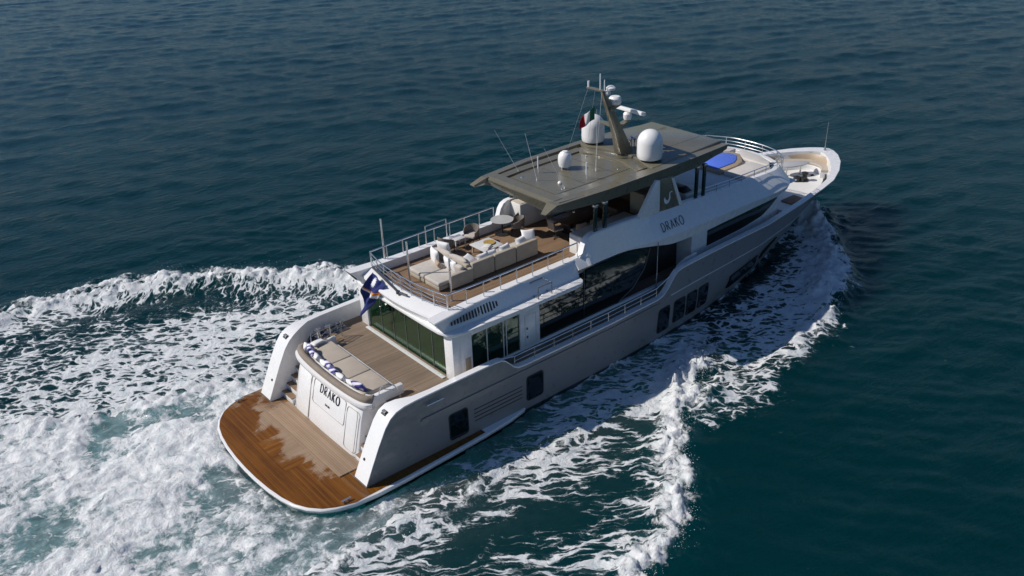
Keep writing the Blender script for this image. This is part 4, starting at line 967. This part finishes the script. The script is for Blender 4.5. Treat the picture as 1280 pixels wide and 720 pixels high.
# --- flags
def flag_mat(name, fn):
    m, nt, b = newmat(name); b.inputs['Roughness'].default_value = 0.85; at_ = nt.nodes.new('ShaderNodeUVMap'); at_.uv_map = 'cloth'
    sp_ = nt.nodes.new('ShaderNodeSeparateXYZ'); lk(nt, at_.outputs[0], sp_.inputs[0]); lk(nt, fn(nt, sp_.outputs[0], sp_.outputs[1]), b.inputs['Base Color']); return m
def ensign(nt, u, v):     # blue field, rising orange and white ray, white star in the hoist
    d = mth(nt, 'SUBTRACT', v, mth(nt, 'ADD', 0.10, mth(nt, 'MULTIPLY', u, 0.62)))
    w = mth(nt, 'ADD', 0.03, mth(nt, 'MULTIPLY', u, 0.075))
    c = mixc(nt, mth(nt, 'MULTIPLY', mth(nt, 'GREATER_THAN', d, 0.0), mth(nt, 'LESS_THAN', d, w)), (0.012, 0.022, 0.13), (0.60, 0.20, 0.035))
    c = mixc(nt, mth(nt, 'MULTIPLY', mth(nt, 'LESS_THAN', d, 0.0), mth(nt, 'GREATER_THAN', d, mth(nt, 'MULTIPLY', w, -1.0))), c, (0.72, 0.71, 0.70))
    du = mth(nt, 'SUBTRACT', u, 0.36); dv = mth(nt, 'SUBTRACT', v, 0.76)
    r2 = mth(nt, 'SQRT', mth(nt, 'ADD', mth(nt, 'MULTIPLY', mth(nt, 'MULTIPLY', du, du), 2.6), mth(nt, 'MULTIPLY', dv, dv)))
    an = mth(nt, 'ARCTAN2', dv, mth(nt, 'MULTIPLY', du, 1.6)); ray = mth(nt, 'ADD', 0.17, mth(nt, 'MULTIPLY', mth(nt, 'COSINE', mth(nt, 'MULTIPLY', an, 12.0)), 0.035))
    return mixc(nt, mth(nt, 'LESS_THAN', r2, ray), c, (0.70, 0.70, 0.72))
def tricolour(nt, u, v):
    c = mixc(nt, mth(nt, 'GREATER_THAN', u, 0.34), (0.01, 0.13, 0.06), (0.72, 0.72, 0.70))
    return mixc(nt, mth(nt, 'GREATER_THAN', u, 0.66), c, (0.50, 0.012, 0.02))
flag_mat('ensign_cloth', ensign); flag_mat('tricolour_cloth', tricolour)
def flag(name, mat, label, fn, nu=28, nv=20, th=0.006):
    top = [fn(i/nu, j/nv) for i in range(nu+1) for j in range(nv+1)]
    fs = [(i*(nv+1)+j, (i+1)*(nv+1)+j, (i+1)*(nv+1)+j+1, i*(nv+1)+j+1) for i in range(nu) for j in range(nv)]
    me = bpy.data.meshes.new(name); me.from_pydata([tuple(p) for p in top], [], fs)
    uv = me.uv_layers.new(name='cloth'); uvs = []
    for f in fs:
        for k in f: uvs += [(k//(nv+1))/nu, (k % (nv+1))/nv]
    uv.data.foreach_set('uv', uvs); me.polygons.foreach_set('use_smooth', [True]*len(fs)); me.materials.append(M[mat])
    o = bpy.data.objects.new(name, me); COL.objects.link(o); o['label'] = label; o['category'] = 'flag'
    sol = o.modifiers.new('cloth_thickness', 'SOLIDIFY'); sol.thickness = th; sol.offset = 0
    return o
FA, FB, FC, FD = Vector((4.75, 1.69, 5.58)), Vector((4.70, 0.68, 5.31)), Vector((4.20, 1.93, 3.60)), Vector((4.30, 1.77, 5.08))
def ens(u, v):      # hung from the boom by its corner, blown towards the port quarter
    p = (FD.lerp(FC, u)).lerp(FA.lerp(FB, u), v)
    k = (0.5+0.5*math.sin(u*8+v*4.0))*0.16*(1.1-v*0.8) + (0.5+0.5*math.sin(u*15-v*6))*0.06
    return p + Vector((-0.95, -0.15, 0.12))*k + Vector((0, 0.05*math.sin(u*9), -0.08*math.sin(PI*v)*u))
flag('ensign_flag', 'ensign_cloth', 'blue ensign with orange and white stripe and white star hanging at the stern boom', ens)
def tri(u, v):
    return Vector((16.48-0.62*u, 0.42+0.35*u, 9.85-0.35*u+0.62*v*(1-0.25*u))) + Vector((0.4, 1.0, 0))*(0.07*math.sin(u*8+v*2)*(0.3+u)) + Vector((0, 0, -0.12*u*u))
flag('courtesy_flag', 'tricolour_cloth', 'small green white and red flag flying from the mast halyard', tri)

# ================================================================ the sea: one sheet, real waves and the wake
rng = np.random.default_rng(5)
def axis(a0, a1, h, lo, hi, h2, far):
    c = list(np.arange(a0, a1, h)); x = c[-1]; st_ = h
    while x < hi: st_ = min(st_*1.06, h2); x += st_; c.append(x)
    while x < far: st_ *= 1.25; x += st_; c.append(x)
    x = c[0]; st_ = h; pre = []
    while x > lo: st_ = min(st_*1.06, h2); x -= st_; pre.append(x)
    while x > -far: st_ *= 1.25; x -= st_; pre.append(x)
    return np.array(pre[::-1]+c)
gx = axis(-13.0, 36.5, 0.115, -30, 140, 0.55, 4000); gy = axis(-19.0, 21.5, 0.115, -26, 150, 0.55, 4000)
XX, YY = np.meshgrid(gx, gy, indexing='ij'); NX, NY = XX.shape
def sstep(a, b, x): t = np.clip((x-a)/(b-a), 0, 1); return t*t*(3-2*t)
def vnoise(x, y, seed):
    r = np.random.default_rng(seed); T = r.random((256, 256)).astype(np.float32)
    xi = np.floor(x).astype(int); yi = np.floor(y).astype(int); fx = x-xi; fy = y-yi
    fx = fx*fx*fx*(fx*(fx*6-15)+10); fy = fy*fy*fy*(fy*(fy*6-15)+10)
    a = T[xi % 256, yi % 256]; b2 = T[(xi+1) % 256, yi % 256]; c = T[xi % 256, (yi+1) % 256]; d = T[(xi+1) % 256, (yi+1) % 256]
    return (a*(1-fx)+b2*fx)*(1-fy)+(c*(1-fx)+d*fx)*fy-0.5
def fbm(x, y, f, o, seed, rough=0.5):
    s = 0; a = 1.0; ca, sa = math.cos(0.6), math.sin(0.6)
    for k in range(o):
        s = s+a*vnoise(x*f+k*17.3, y*f-k*9.1, seed+k); x, y = x*ca-y*sa, x*sa+y*ca; f *= 2.03; a *= rough
    return s
def polyd(pl, closed=False):
    """distance to a polyline, signed side and arc parameter, on the fine part of the sheet"""
    best = np.full(XX.shape, 1e9); tt = np.zeros(XX.shape); sd = np.zeros(XX.shape); L = 0
    tot = sum(math.dist(a, b2) for a, b2 in zip(pl, pl[1:]))
    for (x0, y0), (x1, y1) in zip(pl, pl[1:]):
        dx, dy = x1-x0, y1-y0; l2 = dx*dx+dy*dy; l = math.sqrt(l2)
        t = np.clip(((XX-x0)*dx+(YY-y0)*dy)/l2, 0, 1); d = np.hypot(XX-x0-t*dx, YY-y0-t*dy)
        m = d < best; best = np.where(m, d, best); tt = np.where(m, (L+t*l)/tot, tt)
        sd = np.where(m, np.sign(dx*(YY-y0)-dy*(XX-x0)), sd); L += l
    return best, sd, tt
def inpoly(pl):
    ins = np.zeros(XX.shape, bool); n = len(pl)
    for i in range(n):
        x0, y0 = pl[i]; x1, y1 = pl[(i+1) % n]
        if y0 == y1: continue
        ins ^= ((y0 > YY) != (y1 > YY)) & (XX < (x1-x0)*(YY-y0)/(y1-y0)+x0)
    return ins
# ambient wind sea
Z = np.zeros(XX.shape)
hstep = np.maximum(np.gradient(gx)[:, None], np.gradient(gy)[None, :])
wd = R(232)                                      # running towards the camera
for k in range(70):
    lam = 0.8*(14/0.8)**rng.random(); th = wd+rng.normal(0, 0.42); kk = 2*PI/lam
    amp = 0.0043*lam**0.65*rng.uniform(0.5, 1.3); amp = amp if lam < 4 else amp*0.45
    fade = 1-sstep(0.22, 0.42, hstep/lam)
    ph = rng.uniform(0, 2*PI); a = kk*(XX*math.cos(th)+YY*math.sin(th))+ph
    Z += amp*fade*(np.sin(a)+0.22*np.cos(2*a))
near = (XX > -32) & (XX < 60) & (YY > -30) & (YY < 40)
calm = np.ones(XX.shape)
WX, WY = XX+0.9*fbm(XX, YY, 0.35, 3, 50), YY+0.9*fbm(XX, YY, 0.35, 3, 60)
# crest lines of the wake
S1 = [(34.3, -0.05), (33.7, -1.1), (32.2, -2.6), (30.6, -4.0), (28.5, -5.6), (25.3, -7.5), (22.8, -8.6), (19.8, -9.0), (17, -9.7), (15, -9.7), (13.1, -9.2)]
S2 = [(19.5, -4.6), (17.2, -6.2), (15.4, -7.2), (13.6, -8.2), (11.9, -9.2), (10.6, -10.2), (9.2, -11.5), (8.0, -12.7), (6.8, -13.5), (5.6, -13.75), (4.4, -13.9), (2, -14.6), (-4, -16.6), (-20, -23)]
DC_ = [(15.2, -5.9), (12.4, -6.6), (10.4, -6.6), (8.6, -6.5), (6.8, -6.6), (5.4, -6.3), (3.4, -6.2), (2.0, -6.7), (-0.2, -6.7), (-1.8, -6.6), (-3.3, -6.5), (-8, -6.9), (-16, -8), (-30, -9)]
P1 = [(20, 4.6), (17, 6.6), (13.5, 9.0), (9.0, 12.4), (7.4, 14.0), (5.6, 15.4), (3.2, 17.5), (1.1, 19.0), (-0.9, 20.0), (-3, 20.6), (-6, 21.0), (-12, 21.4), (-30, 23)]
P0 = [(34.3, 0.05), (33.7, 1.1), (32.2, 2.6), (30.6, 4.0), (28.5, 5.6), (25.3, 7.5), (22.8, 8.6), (19.8, 9.0), (17, 9.7), (14, 11)]
PB = [(2.0, 4.8), (-0.1, 6.2), (-2, 7.1), (-4, 7.7), (-6.2, 8.3), (-9.2, 10.2), (-14, 12), (-30, 15)]
def line(pl, w): d, s, t = polyd(pl); return d/w, s, t
def ridge(pl, jit, seed):
    d, s, t = polyd(pl)
    sdist = d*s + jit*fbm(XX, YY, 0.55, 4, seed)*2 + 0.35*fbm(XX, YY, 2.1, 3, seed+9)
    return sdist, t
d1, t1 = ridge(S1, 0.5, 101); d2, t2 = ridge(S2, 0.6, 121); d3, t3 = ridge(DC_, 0.5, 141); p1, u1 = ridge(P1, 0.55, 161); p0, u0 = ridge(P0, 0.5, 181); pb, ub = ridge(PB, 0.6, 201)
# sides: S1, S2, DC_ run aft from the bow: the hull lies to the right of travel (negative side) for starboard
yh = np.interp(XX, [a for a, _ in WLN], [b2 for _, b2 in WLN])
hull_d = np.where(XX > 0, np.abs(YY)-yh, np.hypot(np.maximum(-2.6-XX, 0), np.maximum(np.abs(YY)-4.6, 0)))
# heights
G = lambda x, w: np.exp(-(x/w)**2)
fine = sstep(0.45, 0.2, hstep)
lump = fbm(XX, YY, 1.7, 4, 31, 0.55); lump2 = fbm(WX, WY, 0.6, 4, 37, 0.55); lump3 = fbm(WX, WY, 3.6, 3, 301, 0.65)
e1 = G(d1, 0.75)*sstep(0.0, 0.03, t1)*(1-0.85*sstep(0.45, 0.85, t1)); Z += 0.55*e1*(1+0.6*lump)
e2 = G(d2, 0.85)*sstep(0.0, 0.10, t2)*(1-0.35*sstep(0.5, 1.0, t2)); Z += 0.30*e2*(1+0.35*lump+0.8*lump3)
Z -= 0.16*G(d2-np.sign(d2)*0-2.2, 1.2)*0
e3 = G(d3, 0.55)*sstep(0.0, 0.2, t3); Z += 0.12*e3*(1+0.4*lump)
f1 = G(p1, 0.95)*sstep(0.0, 0.10, u1)*(1-0.5*sstep(0.45, 0.75, u1)); Z += 0.42*f1*(1+0.35*lump+0.3*lump3)
f0 = G(p0, 0.85)*sstep(0.0, 0.03, u0)*(1-0.85*sstep(0.45, 0.85, u0)); Z += 0.75*f0*(1+1.0*lump)
fb_ = G(pb, 0.6); Z += 0.16*fb_*(1+0.8*lump)*(XX < 2)
# bow sheet climbing the stem
bowsp = np.exp(-((XX-33.6)/1.5)**2)*np.exp(-(np.maximum(np.abs(YY)-0.6, 0)/1.6)**2); Z += 0.7*bowsp*(1+1.2*lump)

# foam cover: 'net' is surface foam with holes, 'churn' is boiling white water, 'milk' is air mixed under the surface
net = np.zeros(XX.shape); churn = np.zeros(XX.shape); milk = np.zeros(XX.shape)
reg_s1 = inpoly(S1[:11]+[(11, -7), (13.0, -4.2), (20, -3.6), (25, -2.6), (30, -1.2), (33.5, -0.2)])
sd_in = lambda d, a, b2: sstep(a, b2, d)
# starboard: bow wave sheet
band1 = sstep(-0.35, 0.15, -np.abs(d1)+0.55)
hull_in1 = sstep(0.2, -0.6, np.where(reg_s1, -np.abs(d1), np.abs(d1)))
fade1 = 1-sstep(0.52, 0.98, t1)
w_in = np.where(reg_s1, 1.0, 0.0)
dfront = np.abs(d1)
churn = np.maximum(churn, w_in*np.clip(np.exp(-dfront/1.9)*1.15*(0.82+1.1*lump+0.8*lump2), 0, 1)*(1-sstep(0.30, 0.60, t1)))
churn = np.maximum(churn, G(d1, 0.5)*0.95*(1-sstep(0.30, 0.62, t1)))
net = np.maximum(net, w_in*np.clip(0.76-0.055*dfront, 0.3, 1)*(1-0.35*sstep(0.5, 1.0, t1)))
net = np.maximum(net, G(d1, 0.9)*0.74*(1-0.45*sstep(0.5, 1, t1)))
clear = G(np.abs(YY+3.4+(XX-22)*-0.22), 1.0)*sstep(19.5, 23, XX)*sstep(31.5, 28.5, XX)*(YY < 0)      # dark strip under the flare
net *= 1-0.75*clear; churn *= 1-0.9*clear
# sparse skirt outside the second crest
sk = inpoly([(21.5, -8.6), (19.8, -9.2), (17, -10.2), (14.5, -10.6), (12.6, -10.4), (12.5, -9.0), (15, -7.6), (19, -5.5)])
net = np.where(sk, np.maximum(net, 0.46), net)
# second crest
churn = np.maximum(churn, np.where(d2 > 0, G(d2, 0.50), G(d2, 0.95))*(1.0*sstep(0.0, 0.08, t2))*np.clip(0.86+0.9*lump2+0.6*lump, 0.3, 1.1))
# area between second crest and hull
side2 = inpoly(S2+[(-20, -6), (-3, -5.2), (3, -4.6), (13, -4.0), (19, -4.0)])
inner2 = np.where(side2, 1.0, 0.0)
dd2 = np.abs(d2)
cov = 0.45+0.24*np.exp(-dd2/1.6)+0.20*G(np.abs(d3)-0.6, 1.3)
cov = cov + 0.10*fbm(WX, WY, 0.22, 3, 77)*2
hole = np.zeros(XX.shape)
for hx, hy, ra_, rb_, an in ((4.2, -10.0, 1.6, 0.6, -38), (1.6, -8.9, 0.9, 0.45, -30), (2.6, -7.5, 0.9, 0.35, -20), (7.2, -10.2, 1.2, 0.4, -40), (9.0, -9.3, 1.1, 0.35, -38), (6.2, -12.3, 1.3, 0.35, -40), (2.4, -12.5, 1.7, 0.5, -40), (11.0, -7.9, 0.9, 0.3, -40), (9.2, -7.6, 0.8, 0.28, -35)):
    ca, sa = math.cos(R(an)), math.sin(R(an)); ux = ((WX-hx)*ca+(WY-hy)*sa)/ra_; uy = (-(WX-hx)*sa+(WY-hy)*ca)/rb_
    hole = np.maximum(hole, np.exp(-(ux*ux+uy*uy)))
cov = cov*(1-0.85*hole)
net = np.maximum(net, inner2*cov)
churn = np.maximum(churn, np.where(d3 < 0, G(d3, 0.45), G(d3, 0.55))*0.72*sstep(0.1, 0.35, t3)*(1-0.0*t3)*(0.75+1.2*np.clip(lump2+0.15, -0.3, 0.5)))
# wash along the hull side in the yacht's shadow
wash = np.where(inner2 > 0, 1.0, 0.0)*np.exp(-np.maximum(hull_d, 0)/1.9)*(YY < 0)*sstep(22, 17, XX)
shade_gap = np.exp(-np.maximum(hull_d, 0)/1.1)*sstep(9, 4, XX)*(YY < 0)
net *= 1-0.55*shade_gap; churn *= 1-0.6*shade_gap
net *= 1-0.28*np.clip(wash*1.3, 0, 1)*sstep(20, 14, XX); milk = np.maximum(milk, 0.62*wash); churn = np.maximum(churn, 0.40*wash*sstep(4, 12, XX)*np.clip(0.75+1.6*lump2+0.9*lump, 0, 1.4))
# port side
port = inpoly(P1+[(-30, 15)]+PB[::-1][1:]+[(4, 4.3), (14, 4.2), (20, 4.2)])
dp = np.abs(p1); pin = np.where(port, 1.0, 0.0)
covp = 0.545+0.24*np.exp(-dp/0.9)-0.17*G(dp-2.6, 1.4)*sstep(0.0, 0.25, u1) + 0.12*fbm(WX, WY, 0.25, 3, 97)*2
covp = covp + 0.05*sstep(-2, -8, XX)
net = np.maximum(net, pin*covp)
fore = sstep(0.78, 0.45, u1)
churn = np.maximum(churn, np.where(p1 > 0, G(p1, 0.50), G(p1, 1.15)*np.clip(0.8+1.2*lump+0.9*lump2, 0.2, 1.1))*0.98*sstep(0.0, 0.1, u1)*(0.35+0.65*fore))
reg_p0 = inpoly(P0+[(13.0, 4.2), (20, 3.6), (25, 2.6), (30, 1.2), (33.5, 0.2)])
churn = np.maximum(churn, np.where(reg_p0, np.exp(-np.abs(p0)/2.2), G(p0, 0.6))*0.9*(1-sstep(0.3, 0.7, u0)))
net = np.maximum(net, np.where(reg_p0, 0.62, 0))
contact = np.exp(-np.maximum(hull_d, 0)/0.22)*sstep(33.5, 31, XX)*sstep(5, 9, XX)
churn = np.maximum(churn, contact*0.75*np.clip(0.8+1.6*lump, 0, 1.2)); Z += 0.16*contact*fine*(0.6+1.5*lump)
# propeller wash astern
cw = inpoly(PB+[(-30, -8), (-8, -6.6), (-3.3, -6.2), (-0.2, -6.0), (2, -5.0)])
cin = np.where(cw, 1.0, 0.0)*sstep(2.5, 0.5, XX)
edge = np.minimum(np.abs(pb), np.abs(d3))
big = fbm(WX, WY, 0.30, 5, 211, 0.6); med = fbm(WX, WY, 0.85, 5, 231, 0.6)
cc = np.clip(0.86+1.05*big+0.85*med, 0.0, 1.0)
near_st = np.exp(-np.maximum(hull_d, 0)/1.6)*sstep(0.5, -3, YY)
cc = cc*(1-0.55*near_st)
dark = np.exp(-(((WX+4.9)/1.6)**2+((WY-6.6)/0.55)**2))+0.8*np.exp(-(((WX+9.2)/1.6)**2+((WY-1.4)/0.8)**2))+0.7*np.exp(-(((WX+2.4)/1.3)**2+((WY+5.2)/0.6)**2))
cc = cc*(1-0.75*np.clip(dark, 0, 1))
churn = np.maximum(churn, cin*cc); milk = np.maximum(milk, cin*0.95)
net = np.where(cin > 0.02, net*(1-cin)+cin*0.34, net)
net = np.maximum(net, G(pb, 0.5)*0.75*(XX < 2))
# boiling relief
boil = np.clip(churn, 0, 1)*fine
bowz = sstep(18, 25, XX); boil = boil*(1+0.9*bowz)
Z += boil*(0.10*lump2 + 0.065*lump + 0.12*lump3)
Z += cin*fine*(0.22*big+0.10*med)
Z += 0.05*np.clip(net, 0, 1)*fine*lump
plat_in = inpoly(outl); pd_, _, _ = polyd(outl+outl[:1]); sink = np.where(plat_in, -1.0, 1.0)*pd_
Z = np.where((sink < 0.5) & (XX < 8.2), np.minimum(Z, 0.02+0.5*np.maximum(sink, 0)), Z)
under = ((hull_d < -0.25) & (XX > 0) & (XX < 33)) | (sink < -0.12); Z = np.where(under, -0.6, Z)
ed = (np.abs(XX) > 200) | (np.abs(YY) > 220); Z = np.where(ed, 0, Z)
V = np.stack([XX, YY, Z], -1).reshape(-1, 3).astype(np.float32)
ii = np.arange(NX*NY, dtype=np.int32).reshape(NX, NY)
F = np.stack([ii[:-1, :-1], ii[1:, :-1], ii[1:, 1:], ii[:-1, 1:]], -1).reshape(-1, 4)
me = bpy.data.meshes.new('sea'); me.vertices.add(len(V)); me.vertices.foreach_set('co', V.ravel())
me.loops.add(F.size); me.loops.foreach_set('vertex_index', F.ravel().astype(np.int32)); me.polygons.add(len(F))
me.polygons.foreach_set('loop_start', np.arange(0, F.size, 4, dtype=np.int32)); me.polygons.foreach_set('loop_total', np.full(len(F), 4, np.int32))
me.polygons.foreach_set('use_smooth', np.ones(len(F), bool)); me.update()
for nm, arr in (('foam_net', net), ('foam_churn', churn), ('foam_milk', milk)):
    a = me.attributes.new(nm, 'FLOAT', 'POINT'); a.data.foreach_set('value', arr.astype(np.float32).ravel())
# how much the foam is drawn out by the flow, and which way
dirf = np.where((YY > 6) & (dp < 4.5) & (XX > -3), sstep(4.5, 1.5, dp), 0.0)
strk = np.where(inner2 > 0, sstep(0.4, 1.6, d3*-1+0*d3) if False else sstep(0.2, 1.5, np.abs(d3)), 0.0)
a = me.attributes.new('foam_streak', 'FLOAT', 'POINT'); a.data.foreach_set('value', strk.astype(np.float32).ravel())
a = me.attributes.new('foam_fall', 'FLOAT', 'POINT'); a.data.foreach_set('value', dirf.astype(np.float32).ravel())
sea = bpy.data.objects.new('sea_water', me); COL.objects.link(sea); sea['kind'] = 'structure'

m, nt, b = newmat('sea')
def attr(n): q = nt.nodes.new('ShaderNodeAttribute'); q.attribute_name = n; return q.outputs['Fac']
a_net, a_ch, a_mi, a_fa = attr('foam_net'), attr('foam_churn'), attr('foam_milk'), attr('foam_fall')
pos = coords(nt)
wrp = nt.nodes.new('ShaderNodeTexNoise'); wrp.inputs['Scale'].default_value = 0.9; wrp.inputs['Detail'].default_value = 4; lk(nt, pos, wrp.inputs['Vector'])
wv = nt.nodes.new('ShaderNodeVectorMath'); wv.operation = 'MULTIPLY_ADD'; lk(nt, wrp.outputs['Color'], wv.inputs[0]); wv.inputs[1].default_value = (0.9, 0.9, 0); lk(nt, pos, wv.inputs[2])
def oriented(deg, sx_, sy_):
    mp = nt.nodes.new('ShaderNodeMapping'); mp.vector_type = 'TEXTURE'; mp.inputs['Rotation'].default_value = (0, 0, R(deg)); mp.inputs['Scale'].default_value = (sx_, sy_, 1)
    lk(nt, wv.outputs[0], mp.inputs['Vector']); return mp.outputs[0]
v1 = oriented(-38, 1.6, 0.92); v2 = oriented(52, 2.0, 0.62)
def netfield(v):
    n1 = noise(nt, v, 1.75, 10, 0.62); 
    vo = nt.nodes.new('ShaderNodeTexVoronoi'); vo.feature = 'DISTANCE_TO_EDGE'; vo.inputs['Scale'].default_value = 2.6; lk(nt, v, vo.inputs['Vector'])
    ed_ = mapr(nt, vo.outputs['Distance'], 0.0, 0.22, 1.0, 0.0)
    return mth(nt, 'ADD', n1, mth(nt, 'MULTIPLY', ed_, 0.16))
nf = nt.nodes.new('ShaderNodeMix'); nf.data_type = 'FLOAT'; lk(nt, a_fa, nf.inputs[0]); v3 = oriented(-36, 3.0, 0.72)
nf0 = nt.nodes.new('ShaderNodeMix'); nf0.data_type = 'FLOAT'; lk(nt, attr('foam_streak'), nf0.inputs[0]); lk(nt, netfield(v1), nf0.inputs[2]); lk(nt, netfield(v3), nf0.inputs[3])
lk(nt, nf0.outputs[0], nf.inputs[2]); lk(nt, netfield(v2), nf.inputs[3])
thr = mth(nt, 'SUBTRACT', 0.96, mth(nt, 'MULTIPLY', a_net, 0.72))
lace_n = noise(nt, v1, 3.4, 6, 0.6)
lace = mapr(nt, mth(nt, 'ABSOLUTE', mth(nt, 'SUBTRACT', lace_n, 0.5)), 0.035, 0.006)
lace = mth(nt, 'MULTIPLY', lace, mapr(nt, mth(nt, 'ADD', a_net, mth(nt, 'MULTIPLY', mth(nt, 'SUBTRACT', nf.outputs[0], 0.55), 1.4)), 0.36, 0.62, 0.0, 0.65))
netm = mth(nt, 'MULTIPLY', mapr(nt, nf.outputs[0], mth(nt, 'SUBTRACT', thr, 0.025), mth(nt, 'ADD', thr, 0.035)), mapr(nt, a_net, 0.05, 0.25))
soft = mth(nt, 'MULTIPLY', mapr(nt, nf.outputs[0], mth(nt, 'SUBTRACT', thr, 0.20), mth(nt, 'ADD', thr, 0.05)), a_net)
cn = noise(nt, wv.outputs[0], 1.6, 10, 0.66)
cn2 = noise(nt, wv.outputs[0], 5.5, 6, 0.7)
churnm = mapr(nt, mth(nt, 'ADD', mth(nt, 'ADD', a_ch, mth(nt, 'MULTIPLY', mth(nt, 'SUBTRACT', cn, 0.5), 2.1)), mth(nt, 'MULTIPLY', mth(nt, 'SUBTRACT', cn2, 0.5), 1.3)), 0.34, 0.88)
netm = mth(nt, 'MAXIMUM', netm, lace)
foam = mth(nt, 'MAXIMUM', mth(nt, 'MULTIPLY', netm, 0.92), mth(nt, 'MULTIPLY', churnm, mapr(nt, a_ch, 0.04, 0.3)), clamp=True)
milk_ = mth(nt, 'MAXIMUM', mth(nt, 'MULTIPLY', a_mi, mapr(nt, cn, 0.25, 0.65, 0.35, 1.0)), mth(nt, 'MULTIPLY', soft, 0.30), clamp=True)
hue = noise(nt, coords(nt), 0.03, 3, 0.5)
deep = ramp(nt, hue, [(0.35, (0.0002, 0.0185, 0.0210)), (0.65, (0.0003, 0.0225, 0.0265))])
wcol = mixc(nt, milk_, deep, (0.175, 0.265, 0.275))
lk(nt, wcol, b.inputs['Base Color']); b.inputs['Roughness'].default_value = 0.07; b.inputs['IOR'].default_value = 1.333
b.inputs['Specular IOR Level'].default_value = 0.27
b.subsurface_method = 'BURLEY'; b.inputs['Subsurface Weight'].default_value = 1.0; b.inputs['Subsurface Radius'].default_value = (0.25, 1.0, 1.0); b.inputs['Subsurface Scale'].default_value = 7.0
# small ripples as a bump on top of the modelled waves
rp_ = noise(nt, coords(nt, (0.7, 1.4, 1), (0, 0, R(38))), 2.4, 7, 0.64)
mpw = coords(nt, (0.55, 1.5, 1), (0, 0, R(38)))
rp2 = noise(nt, mpw, 0.8, 8, 0.64, 0.3)
bh = mth(nt, 'ADD', mth(nt, 'MULTIPLY', rp_, 0.055), mth(nt, 'MULTIPLY', rp2, 0.085))
bn = nt.nodes.new('ShaderNodeBump'); bn.inputs['Strength'].default_value = 1.0; bn.inputs['Distance'].default_value = 1.0; lk(nt, bh, bn.inputs['Height']); lk(nt, bn.outputs[0], b.inputs['Normal'])
fbs = nt.nodes.new('ShaderNodeBsdfPrincipled'); fbs.inputs['Roughness'].default_value = 0.8; fbs.inputs['Specular IOR Level'].default_value = 0.25
fcol = mixc(nt, mapr(nt, noise(nt, wv.outputs[0], 3.0, 7, 0.7), 0.3, 0.62), (0.58, 0.65, 0.67), (0.86, 0.865, 0.87)); lk(nt, fcol, fbs.inputs['Base Color'])
fh = mth(nt, 'ADD', mth(nt, 'MULTIPLY', noise(nt, wv.outputs[0], 2.6, 9, 0.72), 0.20), mth(nt, 'MULTIPLY', foam, 0.05))
fbn = nt.nodes.new('ShaderNodeBump'); fbn.inputs['Strength'].default_value = 0.8; fbn.inputs['Distance'].default_value = 1.0; lk(nt, fh, fbn.inputs['Height']); lk(nt, fbn.outputs[0], fbs.inputs['Normal'])
mx = nt.nodes.new('ShaderNodeMixShader'); lk(nt, foam, mx.inputs[0]); lk(nt, b.outputs[0], mx.inputs[1]); lk(nt, fbs.outputs[0], mx.inputs[2])
lk(nt, mx.outputs[0], nt.nodes['Material Output'].inputs[0])
me.materials.append(m)

# spray thrown up along the breaking crests
def spray(pl, n, w, hmax, tmin, tmax, seed):
    r = np.random.default_rng(seed); seg = [math.dist(a, b2) for a, b2 in zip(pl, pl[1:])]; cum = np.cumsum([0]+seg)
    out = []
    for k in range(n):
        s_ = (tmin+(tmax-tmin)*r.random())*cum[-1]; x = np.interp(s_, cum, [p[0] for p in pl]); y = np.interp(s_, cum, [p[1] for p in pl])
        q = fbm(np.array([x]), np.array([y]), 0.55, 4, seed)[0]
        out.append((x+r.normal(0, w), y+r.normal(0, w), 0.2+hmax*r.random()**2.2*(1+q), 0.008+0.013*r.random()**4))
    return out
dr = spray(S1, 1700, 0.40, 1.0, 0.0, 0.62, 7)+spray(S2, 2600, 0.30, 0.75, 0.05, 0.50, 8)+spray(P1, 1100, 0.40, 0.7, 0.2, 0.55, 9)+spray(DC_, 500, 0.3, 0.45, 0.1, 0.6, 10)+spray([(34.3, -0.1), (33.6, -0.8), (32.6, -1.9)], 1500, 0.40, 1.4, 0, 1, 11)
sm = MB()
for x, y, z, r_ in dr:
    sm.add([(x+r_, y, z), (x-r_, y, z), (x, y+r_, z), (x, y-r_, z), (x, y, z+r_), (x, y, z-r_)], [(0, 2, 4), (2, 1, 4), (1, 3, 4), (3, 0, 4), (2, 0, 5), (1, 2, 5), (3, 1, 5), (0, 3, 5)])
paint('spray_water', (0.82, 0.84, 0.85), 0.5, 0.03)
sm.build('sea_spray', 'spray_water', kind='stuff', label='fine white spray along the breaking wake crests', cat='spray')
